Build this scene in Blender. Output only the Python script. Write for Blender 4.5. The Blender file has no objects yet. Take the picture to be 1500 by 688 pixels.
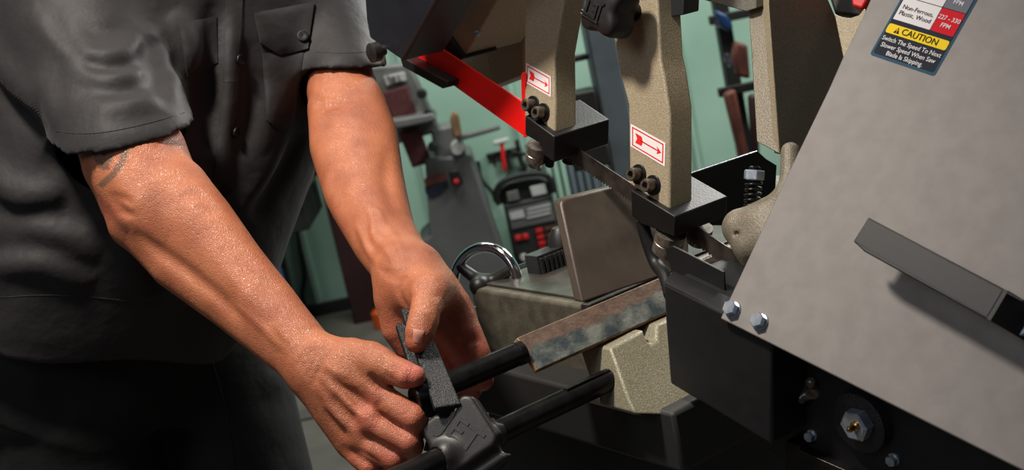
import bpy, bmesh, math, random
import numpy as np
import openvdb
from mathutils import Vector, Matrix
from mathutils.bvhtree import BVHTree

# ------------------------------------------------------------------ camera
F = 1800.0                     # focal length in pixels of the 1500x688 frame
CX, CY = 750.0, 344.0
PITCH, ROLL = math.radians(12), math.radians(12)
CAM = np.array([0.0, 0.0, 1.2])
_r0 = np.array([1.0, 0, 0]); _u0 = np.array([0, math.sin(PITCH), math.cos(PITCH)])
FW = np.array([0, math.cos(PITCH), -math.sin(PITCH)])
RT = math.cos(ROLL) * _r0 - math.sin(ROLL) * _u0
UPV = math.sin(ROLL) * _r0 + math.cos(ROLL) * _u0
S = bpy.context.scene
COL = S.collection
cam_d = bpy.data.cameras.new('camera')
cam_d.sensor_width = 36; cam_d.lens = F / 1500 * 36
cam_d.clip_start = 0.05
cam_d.dof.use_dof = True; cam_d.dof.focus_distance = 1.14; cam_d.dof.aperture_fstop = 8.5
cam = bpy.data.objects.new('camera', cam_d); COL.objects.link(cam)
m = Matrix.Identity(4)
for i in range(3):
    m[i][0] = RT[i]; m[i][1] = UPV[i]; m[i][2] = -FW[i]; m[i][3] = CAM[i]
cam.matrix_world = m
S.camera = cam


def W(x, y, z):
    return CAM + x * RT + y * UPV + z * FW


def D(x, y, z):
    return x * RT + y * UPV + z * FW


def PX(px, py, z):
    return W((px - CX) / F * z, (CY - py) / F * z, z)


def proj(p):
    q = np.asarray(p) - CAM
    z = q @ FW
    return CX + F * (q @ RT) / z, CY - F * (q @ UPV) / z, z


def nrm(v):
    v = np.asarray(v, float)
    return v / np.linalg.norm(v)


def on(px, py, p0, n):         # the point of plane (p0, n) on the sight line of a pixel
    d = D((px - CX) / F, (CY - py) / F, 1)
    return CAM + d * (((p0 - CAM) @ n) / (d @ n))


# machine directions: E2 = feed direction (level), H1 = level across it, E1/E3 = tilted bow
U = np.array([0, 0, 1.0])
E2 = D(.8, .27, .55); E2 = nrm(E2 - (E2 @ U) * U)
H1 = nrm(np.cross(U, E2)); H1 = H1 if H1 @ RT > 0 else -H1
TAU = math.radians(30)
E1 = math.cos(TAU) * H1 - math.sin(TAU) * U
E3 = math.cos(TAU) * U + math.sin(TAU) * H1

# ------------------------------------------------------------------ light
S.view_settings.view_transform = 'Standard'; S.view_settings.look = 'None'
S.view_settings.gamma = 1; S.view_settings.use_curve_mapping = False
S.view_settings.exposure = 0.0
wd = bpy.data.worlds.new('world'); S.world = wd; wd.use_nodes = True
wd.node_tree.nodes['Background'].inputs[0].default_value = (.75, .85, 1, 1)
wd.node_tree.nodes['Background'].inputs[1].default_value = .045


def area(name, loc, target, size, watts, color, sizey=None):
    l = bpy.data.lights.new(name, 'AREA'); l.energy = watts; l.color = color
    l.size = size
    if sizey:
        l.shape = 'RECTANGLE'; l.size_y = sizey
    o = bpy.data.objects.new(name, l); COL.objects.link(o)
    o.location = loc
    o.rotation_euler = Vector(np.asarray(target) - np.asarray(loc)).to_track_quat('-Z', 'Y').to_euler()
    return o


kl = bpy.data.lights.new('key_spotlight', 'SPOT'); kl.energy = 155; kl.color = (1, .92, .82)
kl.spot_size = math.radians(60); kl.spot_blend = 1.0; kl.shadow_soft_size = .10
ko = bpy.data.objects.new('key_spotlight', kl); COL.objects.link(ko)
ko.location = W(-.72, 1.18, .50)
ko.rotation_euler = Vector(W(-.17, .03, 1.18) - W(-.72, 1.18, .50)).to_track_quat('-Z', 'Y').to_euler()
area('overhead_lamp', W(-.35, 1.55, .95), W(-.3, 0, 1.2), .45, 3, (1, .94, .86))
area('added_fill_light', W(-2.3, 1.1, -1.4), W(-.35, 0, 1.3), 1.2, 17, (.95, .97, 1))  # soft fill, added out of view to brighten shirt and trousers
area('rim_lamp', W(.75, 1.35, 2.5), W(-.1, -.05, 1.15), .4, 32, (1, .97, .92))
area('right_lamp', W(1.9, 1.0, -.9), W(.2, -.03, 1.0), .8, .6, (1, .93, .86))
area('shop_ceiling_lamp', (-.2, 3.3, 3.3), (0, 4.6, .7), 1.2, 62, (.95, 1, .95), .4)
area('shop_ceiling_lamp', (2.4, 3.2, 3.3), (1.8, 4.6, .7), 1.2, 84, (.95, 1, .95), .4)


# ------------------------------------------------------------------ materials
def mat(name, col, rough=.5, metal=0., col2=None, nscale=40., bump=0., bscale=300., spec=.5,
        coat=0., detail=3., contrast=(.35, .65), rvar=0., sss=0.):
    M = bpy.data.materials.new(name); M.use_nodes = True
    nt = M.node_tree; N = nt.nodes; L = nt.links
    b = N['Principled BSDF']
    b.inputs['Base Color'].default_value = (*col, 1)
    b.inputs['Roughness'].default_value = rough; b.inputs['Metallic'].default_value = metal
    b.inputs['Specular IOR Level'].default_value = spec
    if coat:
        b.inputs['Coat Weight'].default_value = coat; b.inputs['Coat Roughness'].default_value = .2
    tc = N.new('ShaderNodeTexCoord')
    if col2 is not None or rvar:
        nz = N.new('ShaderNodeTexNoise'); nz.inputs['Scale'].default_value = nscale
        nz.inputs['Detail'].default_value = detail
        L.new(tc.outputs['Object'], nz.inputs['Vector'])
        mr = N.new('ShaderNodeMapRange'); mr.inputs[1].default_value = contrast[0]; mr.inputs[2].default_value = contrast[1]
        L.new(nz.outputs['Fac'], mr.inputs[0])
        if col2 is not None:
            mx = N.new('ShaderNodeMix'); mx.data_type = 'RGBA'
            mx.inputs[6].default_value = (*col, 1); mx.inputs[7].default_value = (*col2, 1)
            L.new(mr.outputs[0], mx.inputs[0]); L.new(mx.outputs[2], b.inputs['Base Color'])
        if rvar:
            m2 = N.new('ShaderNodeMapRange'); m2.inputs[3].default_value = rough - rvar; m2.inputs[4].default_value = rough + rvar
            L.new(mr.outputs[0], m2.inputs[0]); L.new(m2.outputs[0], b.inputs['Roughness'])
    if bump:
        nb = N.new('ShaderNodeTexNoise'); nb.inputs['Scale'].default_value = bscale; nb.inputs['Detail'].default_value = 2
        L.new(tc.outputs['Object'], nb.inputs['Vector'])
        bp = N.new('ShaderNodeBump'); bp.inputs['Strength'].default_value = bump; bp.inputs['Distance'].default_value = .002
        L.new(nb.outputs['Fac'], bp.inputs['Height']); L.new(bp.outputs[0], b.inputs['Normal'])
    return M


def C(r, g, b):                # sRGB 0-255 to linear
    f = lambda v: (v / 255 / 12.92) if v <= 10 else ((v / 255 + .055) / 1.055) ** 2.4
    return (f(r), f(g), f(b))


MT = {}
MT['cast'] = mat('olive_cast_paint', C(180, 165, 138), .5, .1, C(134, 122, 100), 900, .35, 1000, contrast=(.3, .7))
MT['cast_base'] = mat('olive_base_paint', C(150, 144, 122), .42, .12, C(126, 120, 100), 500, .3, 650)
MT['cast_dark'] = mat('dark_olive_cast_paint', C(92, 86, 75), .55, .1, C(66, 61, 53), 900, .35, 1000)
MT['sheet'] = mat('taupe_sheet_paint', C(126, 121, 118), .58, .1, C(118, 113, 110), 60, .04, 1800)
MT['black_sheet'] = mat('black_sheet_paint', C(27, 27, 29), .5, 0, C(22, 22, 24), 60, .05, 1500)
MT['black_cast'] = mat('black_wrinkle_paint', C(40, 40, 42), .42, 0, C(26, 26, 28), 700, .7, 800)
MT['black_oxide'] = mat('black_oxide_steel', C(40, 38, 38), .28, .55, C(24, 23, 23), 60, .1, 300)
MT['black_plastic'] = mat('black_plastic', C(36, 33, 33), .45, 0, C(26, 24, 24), 90, .08, 900)
MT['block'] = mat('oiled_black_steel', C(24, 22, 22), .5, 0, C(20, 19, 19), 60, .1, 400, spec=.4)
MT['bed'] = mat('shaded_olive_base_paint', C(104, 99, 86), .45, .1, C(82, 78, 67), 60, .3, 650)  # base paint darkened to carry the shade of the person's left arm
MT['bracket'] = mat('bracket_cast_paint', C(132, 122, 106), .45, .15, C(104, 96, 82), 800, .35, 900)
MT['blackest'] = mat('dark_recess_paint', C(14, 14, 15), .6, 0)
MT['navy'] = mat('dark_navy_paint', C(30, 32, 40), .5, .1, C(24, 25, 32), 20, .05, 500)
MT['steel'] = mat('ground_steel', C(160, 150, 138), .3, .7, C(120, 110, 100), 200, .05, 500)
MT['blade'] = mat('saw_blade_steel', C(120, 112, 105), .34, .85, C(85, 78, 74), 60, .05, 500)
MT['zinc'] = mat('zinc_plated_steel', C(205, 208, 214), .25, .65, C(150, 165, 185), 80)
MT['chrome'] = mat('chrome_plate', C(225, 230, 235), .08, 1.)
MT['jaw'] = mat('worn_vise_steel', C(112, 101, 92), .45, .55, C(86, 76, 68), 22, .08, 500, rvar=.1)
MT['bedtop'] = mat('worn_bed_steel', C(98, 93, 86), .4, .6, C(70, 66, 60), 30, .06, 300)
MT['brass'] = mat('brass', C(200, 160, 90), .25, 1.)
MT['red'] = mat('red_guard_paint', C(246, 26, 24), .34, 0, spec=.45)
MT['white_print'] = mat('white_sticker', C(232, 226, 226), .4)
MT['red_print'] = mat('red_print', C(226, 40, 40), .4)
MT['label_red'] = mat('label_red', C(205, 30, 45), .75, spec=.15)
MT['label_white'] = mat('label_white', C(226, 222, 224), .75, spec=.15)
MT['label_dark'] = mat('label_dark_slate', C(40, 44, 54), .75, spec=.15)
MT['label_rim'] = mat('label_blue_rim', C(52, 84, 104), .75, spec=.15)
MT['label_grey'] = mat('label_grey', C(112, 114, 124), .75, spec=.15)
MT['label_yellow'] = mat('label_yellow', C(240, 205, 40), .75, spec=.15)
MT['label_ink'] = mat('label_ink', C(40, 34, 34), .75, spec=.15)
MT['floor'] = mat('worn_concrete', C(104, 98, 90), .7, 0, C(74, 69, 63), 3.5, .2, 60, detail=6)
MT['wall'] = mat('mint_green_wall_paint', C(166, 198, 180), .55, 0, C(148, 182, 163), 2.5, .05, 30)
MT['maroon'] = mat('maroon_paint', C(56, 26, 24), .55, 0, C(44, 20, 19), 12)
MT['grey_cab'] = mat('grey_cabinet_paint', C(104, 104, 104), .5, .1, C(92, 92, 92), 8)
MT['grey_head'] = mat('grey_machine_paint', C(118, 116, 114), .5, .1, C(100, 98, 96), 15)
MT['slate'] = mat('slate_grey_paint', C(108, 118, 124), .5, .1, C(92, 102, 108), 10)
MT['belt'] = mat('maroon_sanding_belt', C(92, 42, 42), .8, 0, C(76, 34, 35), 60)
MT['bench'] = mat('bench_wood', C(120, 100, 84), .6, 0, C(96, 78, 64), 14)
MT['dark_bg'] = mat('dark_shop_paint', C(38, 37, 36), .6, 0, C(30, 29, 28), 10)
MT['tan'] = mat('tan_wood', C(150, 116, 84), .6, 0, C(120, 90, 62), 20)
MT['blue'] = mat('blue_plastic', C(28, 62, 110), .4)
MT['orange'] = mat('orange_plastic', C(225, 90, 30), .4)
MT['rust'] = mat('rust_brown_paint', C(110, 58, 46), .6, 0, C(84, 42, 34), 14)
MT['bright_red'] = mat('bright_red_plastic', C(215, 40, 40), .4)
MT['pale_grey'] = mat('pale_grey_plastic', C(190, 188, 184), .45)
MT['cord'] = mat('black_rubber', C(20, 20, 20), .5)
MT['nail'] = mat('fingernail', C(196, 136, 118), .35, spec=.5)
MT['button'] = mat('black_shirt_button', C(20, 18, 18), .5, spec=.25)
MT['rivet'] = mat('copper_rivet', C(190, 140, 90), .3, 1.)


def skin_material():
    M = mat('tanned_skin', C(196, 132, 102), .42, spec=.5)
    nt = M.node_tree; N = nt.nodes; L = nt.links; b = N['Principled BSDF']
    tc = N.new('ShaderNodeTexCoord')
    n1 = N.new('ShaderNodeTexNoise'); n1.inputs['Scale'].default_value = 28; n1.inputs['Detail'].default_value = 5
    n2 = N.new('ShaderNodeTexNoise'); n2.inputs['Scale'].default_value = 260; n2.inputs['Detail'].default_value = 3
    v = N.new('ShaderNodeTexVoronoi'); v.inputs['Scale'].default_value = 75
    v2 = N.new('ShaderNodeTexVoronoi'); v2.inputs['Scale'].default_value = 620; v2.feature = 'DISTANCE_TO_EDGE'
    for q in (n1, n2, v, v2):
        L.new(tc.outputs['Object'], q.inputs['Vector'])

    def mix(fac, a, c):
        x = N.new('ShaderNodeMix'); x.data_type = 'RGBA'
        for s, val in ((6, a), (7, c)):
            if isinstance(val, tuple):
                x.inputs[s].default_value = (*val, 1)
            else:
                L.new(val, x.inputs[s])
        L.new(fac, x.inputs[0])
        return x.outputs[2]

    def rng(src, a, c, lo=0., hi=1.):
        x = N.new('ShaderNodeMapRange'); x.inputs[1].default_value = a; x.inputs[2].default_value = c
        x.inputs[3].default_value = lo; x.inputs[4].default_value = hi
        L.new(src, x.inputs[0]); return x.outputs[0]
    c1 = mix(rng(n1.outputs['Fac'], .35, .7), C(182, 112, 79), C(154, 86, 58))
    c2 = mix(rng(v.outputs['Distance'], .13, .04, 0, .4), c1, C(120, 66, 48))
    at = N.new('ShaderNodeAttribute'); at.attribute_name = 'marks'
    sp = N.new('ShaderNodeSeparateColor'); L.new(at.outputs['Color'], sp.inputs[0])
    c3 = mix(sp.outputs[0], c2, C(196, 96, 82))
    c4 = mix(sp.outputs[1], c3, C(84, 72, 62))
    L.new(c4, b.inputs['Base Color'])
    L.new(rng(n1.outputs['Fac'], .3, .7, .36, .5), b.inputs['Roughness'])
    b.inputs['Subsurface Weight'].default_value = .06
    b.inputs['Subsurface Radius'].default_value = (1, .35, .2); b.inputs['Subsurface Scale'].default_value = .005
    ad = N.new('ShaderNodeMath'); ad.operation = 'ADD'
    L.new(n2.outputs['Fac'], ad.inputs[0]); L.new(rng(v2.outputs['Distance'], 0, .25, 0, .5), ad.inputs[1])
    bp = N.new('ShaderNodeBump'); bp.inputs['Strength'].default_value = .42; bp.inputs['Distance'].default_value = .0014
    L.new(ad.outputs[0], bp.inputs['Height']); L.new(bp.outputs[0], b.inputs['Normal'])
    return M


MT['skin'] = skin_material()


def fabric(name, c1, c2, rough, weave, sheen):
    M = mat(name, c1, rough, 0, c2, 9, spec=.25, contrast=(.4, .7))
    nt = M.node_tree; N = nt.nodes; L = nt.links; b = N['Principled BSDF']
    b.inputs['Sheen Weight'].default_value = sheen; b.inputs['Sheen Roughness'].default_value = .4
    tc = N.new('ShaderNodeTexCoord')
    wv = N.new('ShaderNodeTexWave'); wv.inputs['Scale'].default_value = weave; wv.bands_direction = 'DIAGONAL'
    wv.inputs['Distortion'].default_value = 1.2
    nz = N.new('ShaderNodeTexNoise'); nz.inputs['Scale'].default_value = 16; nz.inputs['Detail'].default_value = 4
    L.new(tc.outputs['Object'], wv.inputs['Vector']); L.new(tc.outputs['Object'], nz.inputs['Vector'])
    b1 = N.new('ShaderNodeBump'); b1.inputs['Strength'].default_value = .25; b1.inputs['Distance'].default_value = .02
    L.new(nz.outputs['Fac'], b1.inputs['Height'])
    b2 = N.new('ShaderNodeBump'); b2.inputs['Strength'].default_value = .16; b2.inputs['Distance'].default_value = .0006
    L.new(wv.outputs['Fac'], b2.inputs['Height']); L.new(b1.outputs[0], b2.inputs['Normal'])
    L.new(b2.outputs[0], b.inputs['Normal'])
    return M


MT['shirt'] = fabric('charcoal_twill', C(46, 44, 45), C(39, 37, 38), .6, 260, .04)
MT['trousers'] = fabric('black_denim', C(27, 27, 28), C(21, 21, 22), .75, 300, .05)


def workpiece_material():
    M = mat('rusty_mill_scale_steel', C(120, 98, 84), .6, .35, C(98, 78, 66), 90, .3, 250)
    nt = M.node_tree; N = nt.nodes; L = nt.links; b = N['Principled BSDF']
    tc = N.new('ShaderNodeTexCoord')
    n1 = N.new('ShaderNodeTexNoise'); n1.inputs['Scale'].default_value = 26; n1.inputs['Detail'].default_value = 5
    at = N.new('ShaderNodeAttribute'); at.attribute_name = 'across'
    L.new(tc.outputs['Object'], n1.inputs['Vector'])
    ad = N.new('ShaderNodeMath'); ad.operation = 'ADD'
    L.new(at.outputs['Fac'], ad.inputs[0])
    mu = N.new('ShaderNodeMath'); mu.operation = 'MULTIPLY'; mu.inputs[1].default_value = 1.1
    L.new(n1.outputs['Fac'], mu.inputs[0]); L.new(mu.outputs[0], ad.inputs[1])
    mr = N.new('ShaderNodeMapRange'); mr.inputs[1].default_value = .92; mr.inputs[2].default_value = 1.06
    L.new(ad.outputs[0], mr.inputs[0])
    n2 = N.new('ShaderNodeTexNoise'); n2.inputs['Scale'].default_value = 40; n2.inputs['Detail'].default_value = 4
    L.new(tc.outputs['Object'], n2.inputs['Vector'])
    cr = N.new('ShaderNodeValToRGB'); cr.color_ramp.elements[0].position = .4; cr.color_ramp.elements[1].position = .62
    cr.color_ramp.elements[0].color = (*C(62, 70, 72), 1); cr.color_ramp.elements[1].color = (*C(128, 130, 122), 1)
    L.new(n2.outputs['Fac'], cr.inputs[0])
    mx = N.new('ShaderNodeMix'); mx.data_type = 'RGBA'
    old = b.inputs['Base Color'].links[0].from_socket
    L.new(old, mx.inputs[6]); L.new(cr.outputs[0], mx.inputs[7]); L.new(mr.outputs[0], mx.inputs[0])
    L.new(mx.outputs[2], b.inputs['Base Color'])
    return M


MT['work'] = workpiece_material()
MT['rust_edge'] = mat('rusty_edge', C(186, 136, 94), .55, .2, C(120, 84, 60), 120, .3, 300)

# ------------------------------------------------------------------ object helpers
WL = {}


def mesh_obj(name, V, Fc, material, parent=None, smooth=None, bevel=0., seg=2, mats=None, midx=None):
    V = np.asarray(V, float)
    c = (V.min(0) + V.max(0)) / 2
    me = bpy.data.meshes.new(name)
    me.from_pydata((V - c).tolist(), [], [list(map(int, f)) for f in Fc])
    if mats:
        for q in mats:
            me.materials.append(MT[q])
        me.polygons.foreach_set('material_index', midx)
    else:
        me.materials.append(MT[material])
    me.update()
    if smooth is not None:
        me.polygons.foreach_set('use_smooth', [True] * len(me.polygons))
        if smooth < 179:
            me.set_sharp_from_angle(angle=math.radians(smooth))
    o = bpy.data.objects.new(name, me); COL.objects.link(o)
    WL[o] = c
    if parent is not None:
        o.parent = parent; o.location = c - WL[parent]
    else:
        o.location = c
    if bevel:
        md = o.modifiers.new('bevel', 'BEVEL'); md.width = bevel; md.segments = seg; md.limit_method = 'ANGLE'
        md.angle_limit = math.radians(35)
    return o


def thing(name, loc, label, cat, group=None):
    o = bpy.data.objects.new(name, None); COL.objects.link(o)
    o.empty_display_size = .05
    o.location = loc; WL[o] = np.asarray(loc, float)
    return tag(o, label, cat, group)


def tag(o, label, cat, group=None):
    o['label'] = label; o['category'] = cat
    if group:
        o['group'] = group
    return o


def prism_vf(P, vec):
    P = [np.asarray(p, float) for p in P]; n = len(P); vec = np.asarray(vec, float)
    nn = np.zeros(3)
    for i in range(n):
        nn += np.cross(P[i] - P[0], P[(i + 1) % n] - P[0])
    if nn @ vec > 0:
        P = P[::-1]
    V = P + [p + vec for p in P]
    Fc = [list(range(n)), list(range(2 * n - 1, n - 1, -1))]
    for i in range(n):
        j = (i + 1) % n
        Fc.append([j, i, n + i, n + j])
    return V, Fc


def prism(name, P, vec, material, parent=None, bevel=0., smooth=None, seg=2):
    V, Fc = prism_vf(P, vec)
    return mesh_obj(name, V, Fc, material, parent, smooth if smooth is not None else (40 if bevel else None), bevel, seg)


def pxprism(name, pts, p0, n, vec, material, parent=None, bevel=0., seg=2):
    return prism(name, [on(x, y, p0, n) for x, y in pts], vec, material, parent, bevel, seg=seg)


def join(parts):
    V = []; Fc = []
    for v, f in parts:
        k = len(V); V += [np.asarray(q, float) for q in v]; Fc += [[i + k for i in q] for q in f]
    return V, Fc


def box_vf(c, ax, half):
    c = np.asarray(c, float)
    P = [c + sx * half[0] * ax[0] + sy * half[1] * ax[1] - half[2] * ax[2] for sx, sy in ((-1, -1), (1, -1), (1, 1), (-1, 1))]
    return prism_vf(P, 2 * half[2] * ax[2])


def frame(d):
    d = nrm(d); a = np.array([0, 0, 1.]) if abs(d[2]) < .9 else np.array([1., 0, 0])
    x = nrm(np.cross(a, d)); return x, np.cross(d, x), d


def lathe_vf(p, d, prof, n=24, rot=0., fr=None):
    x, y, d = fr if fr else frame(d); p = np.asarray(p, float)
    V = []; Fc = []; rings = []
    for t, r in prof:
        if r <= 1e-7:
            rings.append([len(V)]); V.append(p + t * d)
        else:
            ids = []
            for k in range(n):
                a = rot + 2 * math.pi * k / n
                ids.append(len(V)); V.append(p + t * d + r * (math.cos(a) * x + math.sin(a) * y))
            rings.append(ids)
    for A, B in zip(rings, rings[1:]):
        for k in range(n):
            j = (k + 1) % n
            if len(A) == 1 and len(B) == 1:
                continue
            if len(A) == 1:
                Fc.append([A[0], B[j], B[k]])
            elif len(B) == 1:
                Fc.append([A[k], A[j], B[0]])
            else:
                Fc.append([A[k], A[j], B[j], B[k]])
    if len(rings[0]) > 1:
        Fc.append(rings[0][::-1])
    if len(rings[-1]) > 1:
        Fc.append(rings[-1])
    return V, Fc


def lathe(name, p, d, prof, material, parent=None, n=24, smooth=35, rot=0.):
    V, Fc = lathe_vf(p, d, prof, n, rot)
    return mesh_obj(name, V, Fc, material, parent, smooth)


def rod(name, a, b, r, material, parent=None, n=32, ch=.001):
    d = np.asarray(b) - np.asarray(a); L = np.linalg.norm(d)
    return lathe(name, a, d, [(0, r - ch), (ch, r), (L - ch, r), (L, r - ch)], material, parent, n)


def sweep_vf(pts, r, n=8, closed=False):
    pts = [np.asarray(p, float) for p in pts]; N = len(pts)
    V = []; Fc = []; up = None
    rr = r if hasattr(r, '__len__') else [r] * N
    for i, p in enumerate(pts):
        t = nrm(pts[(i + 1) % N] - pts[i - 1]) if closed else nrm(pts[min(i + 1, N - 1)] - pts[max(i - 1, 0)])
        if up is None:
            up = frame(t)[0]
        up = nrm(up - (up @ t) * t); s = np.cross(t, up)
        for k in range(n):
            a = 2 * math.pi * k / n
            V.append(p + rr[i] * (math.cos(a) * up + math.sin(a) * s))
    for i in range(N if closed else N - 1):
        j = (i + 1) % N
        for k in range(n):
            l = (k + 1) % n
            Fc.append([i * n + k, i * n + l, j * n + l, j * n + k])
    if not closed:
        Fc.append(list(range(n))[::-1]); Fc.append([(N - 1) * n + k for k in range(n)])
    return V, Fc


def sweep(name, pts, r, material, parent=None, n=8, closed=False):
    V, Fc = sweep_vf(pts, r, n, closed)
    return mesh_obj(name, V, Fc, material, parent, 60)


def spline(pts, k=8):
    P = [np.asarray(p, float) for p in pts]; P = [2 * P[0] - P[1]] + P + [2 * P[-1] - P[-2]]
    out = []
    for i in range(1, len(P) - 2):
        for j in range(k):
            t = j / k
            out.append(.5 * (2 * P[i] + (P[i + 1] - P[i - 1]) * t + (2 * P[i - 1] - 5 * P[i] + 4 * P[i + 1] - P[i + 2]) * t * t
                             + (3 * P[i] - P[i - 1] - 3 * P[i + 1] + P[i + 2]) * t ** 3))
    out.append(P[-2]); return out


_fc = {}


def text_vf(s, size=1., bold=0.):
    cu = bpy.data.curves.new('lettering', 'FONT'); cu.body = s; cu.size = size
    cu.align_x = 'CENTER'; cu.align_y = 'CENTER'; cu.offset = bold; cu.resolution_u = 3
    o = bpy.data.objects.new('lettering', cu); COL.objects.link(o)
    dg = bpy.context.evaluated_depsgraph_get(); dg.update()
    me = o.evaluated_get(dg).to_mesh()
    V = np.array([v.co[:] for v in me.vertices]); Fc = [list(p.vertices) for p in me.polygons]
    o.to_mesh_clear(); bpy.data.objects.remove(o); bpy.data.curves.remove(cu)
    return V, Fc


class Vol:
    """signed-distance volume, meshed to quads"""

    def __init__(s, lo, hi, vox):
        s.lo = np.asarray(lo, float); s.v = vox
        s.n = np.ceil((np.asarray(hi) - s.lo) / vox).astype(int) + 1
        s.d = np.full(s.n, .08, np.float32)

    def region(s, lo, hi):
        i0 = np.clip(np.floor((np.asarray(lo) - s.lo) / s.v).astype(int), 0, s.n)
        i1 = np.clip(np.ceil((np.asarray(hi) - s.lo) / s.v).astype(int) + 1, 0, s.n)
        sl = tuple(slice(a, b) for a, b in zip(i0, i1))
        g = [(s.lo[k] + s.v * np.arange(i0[k], i1[k])).astype(np.float32) for k in range(3)]
        return sl, np.meshgrid(*g, indexing='ij', sparse=True)

    @staticmethod
    def capd(X, a, b, ra, rb):
        ab = b - a; L2 = float(ab @ ab) + 1e-12
        x, y, z = X[0] - a[0], X[1] - a[1], X[2] - a[2]
        h = np.clip((x * ab[0] + y * ab[1] + z * ab[2]) / L2, 0, 1)
        return np.sqrt((x - h * ab[0]) ** 2 + (y - h * ab[1]) ** 2 + (z - h * ab[2]) ** 2) - (ra + (rb - ra) * h)

    def put(s, lo, hi, fn, k, op='u'):
        sl, X = s.region(lo, hi)
        if min(s.d[sl].shape) == 0:
            return
        A = s.d[sl]; d = fn(X)
        if op == 'u':
            h = np.clip(k - np.abs(A - d), 0, None) / k if k else 0
            s.d[sl] = np.minimum(A, d) - (h * h * k / 4 if k else 0)
        elif op == 'sub':
            d = -d
            h = np.clip(k - np.abs(A - d), 0, None) / k if k else 0
            s.d[sl] = np.maximum(A, d) + (h * h * k / 4 if k else 0)
        else:
            s.d[sl] = A + d

    def cap(s, a, b, ra, rb, k=.01, op='u'):
        a = np.asarray(a, float); b = np.asarray(b, float); m = max(ra, rb) + k + .012
        s.put(np.minimum(a, b) - m, np.maximum(a, b) + m, lambda X: s.capd(X, a, b, ra, rb), k, op)

    def chain(s, pts, k=.01, op='u'):
        pts = [(np.asarray(p, float), r) for p, r in pts]
        P = np.array([p for p, r in pts]); m = max(r for p, r in pts) + k + .012

        def fn(X):
            d = None
            for (a, ra), (b, rb) in zip(pts, pts[1:]):
                q = s.capd(X, a, b, ra, rb); d = q if d is None else np.minimum(d, q)
            return d
        s.put(P.min(0) - m, P.max(0) + m, fn, k, op)

    def ell(s, c, ax, rad, k=.01, op='u'):
        c = np.asarray(c, float); m = max(rad) + k + .012

        def fn(X):
            x, y, z = X[0] - c[0], X[1] - c[1], X[2] - c[2]
            q = [(x * a[0] + y * a[1] + z * a[2]) / r for a, r in zip(ax, rad)]
            l = np.sqrt(q[0] ** 2 + q[1] ** 2 + q[2] ** 2)
            g = np.sqrt((q[0] / rad[0]) ** 2 + (q[1] / rad[1]) ** 2 + (q[2] / rad[2]) ** 2) + 1e-9
            return l * (l - 1) / g
        s.put(c - m, c + m, fn, k, op)

    def ridge(s, pts, w, amp):
        """raise (amp > 0) or sink a soft fold along a polyline"""
        pts = [np.asarray(p, float) for p in pts]; P = np.array(pts)
        lo, hi = P.min(0) - 2.6 * w, P.max(0) + 2.6 * w
        sl, X = s.region(lo, hi)
        if min(s.d[sl].shape) == 0:
            return
        best = par = None; n = len(pts) - 1
        for k, (a, b) in enumerate(zip(pts, pts[1:])):
            ab = b - a; x, y, z = X[0] - a[0], X[1] - a[1], X[2] - a[2]
            h = np.clip((x * ab[0] + y * ab[1] + z * ab[2]) / (float(ab @ ab) + 1e-12), 0, 1)
            q = np.sqrt((x - h * ab[0]) ** 2 + (y - h * ab[1]) ** 2 + (z - h * ab[2]) ** 2)
            p = (k + h) / n
            if best is None:
                best, par = q, p
            else:
                m = q < best; best = np.where(m, q, best); par = np.where(m, p, par)
        fade = np.clip(np.sin(np.pi * np.clip(par, 0, 1)), 0, 1) ** .7      # folds die out at both ends
        s.d[sl] -= amp * fade * np.exp(-(best / w) ** 2)

    def mesh(s):
        g = openvdb.FloatGrid(.08); g.copyFromArray(np.ascontiguousarray(s.d))
        P, Q = g.convertToQuads(isovalue=0.0)
        P = np.asarray(P, float) * s.v + s.lo
        Q = np.asarray(Q, int)
        a, b, c = P[Q[:, 0]], P[Q[:, 1]], P[Q[:, 2]]
        vol = np.einsum('ij,ij->i', a, np.cross(b, c)).sum() + np.einsum('ij,ij->i', a, np.cross(c, P[Q[:, 3]])).sum()
        if vol < 0:
            Q = Q[:, ::-1]
        return P, Q


def smooth_pts(P, Q, it=2, lam=.5):
    for _ in range(it):
        acc = np.zeros_like(P); cnt = np.zeros(len(P))
        for k in range(4):
            i, j = Q[:, k], Q[:, (k + 1) % 4]
            for ax in range(3):
                acc[:, ax] += np.bincount(i, P[j, ax], len(P)) + np.bincount(j, P[i, ax], len(P))
            cnt += np.bincount(i, minlength=len(P)) + np.bincount(j, minlength=len(P))
        P = P + lam * (acc / np.maximum(cnt, 1)[:, None] - P)
    return P


def orient(V, Fc):
    bm = bmesh.new()
    vs = [bm.verts.new(v) for v in V]
    for f in Fc:
        try:
            bm.faces.new([vs[i] for i in f])
        except ValueError:
            pass
    bmesh.ops.recalc_face_normals(bm, faces=bm.faces)
    bm.verts.index_update()
    V = [np.array(v.co[:]) for v in bm.verts]; Fc = [[v.index for v in f.verts] for f in bm.faces]
    bm.free(); return V, Fc


def letters(s, c, x, y, n, size, height, material, parent, name='raised_lettering', bold=.012):
    V2, F2 = text_vf(s, 1., bold)
    V = []; Fc = []
    k = len(V2)
    for v in V2:
        V.append(c + x * v[0] * size + y * v[1] * size + n * height)
    for v in V2:
        V.append(c + x * v[0] * size + y * v[1] * size)
    edges = {}
    flip = np.cross(x, y) @ n < 0
    for f in F2:
        Fc.append(f[::-1] if flip else f)
        for a, b in zip(f, f[1:] + f[:1]):
            edges[(a, b)] = edges.get((a, b), 0) + 1
    for a, b in list(edges):
        if (b, a) not in edges:
            Fc.append([a, k + a, k + b, b] if not flip else [b, k + b, k + a, a])
    return mesh_obj(name, V, Fc, material, parent)



# ------------------------------------------------------------------ setting
def struct(o):
    o['kind'] = 'structure'; return o


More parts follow.
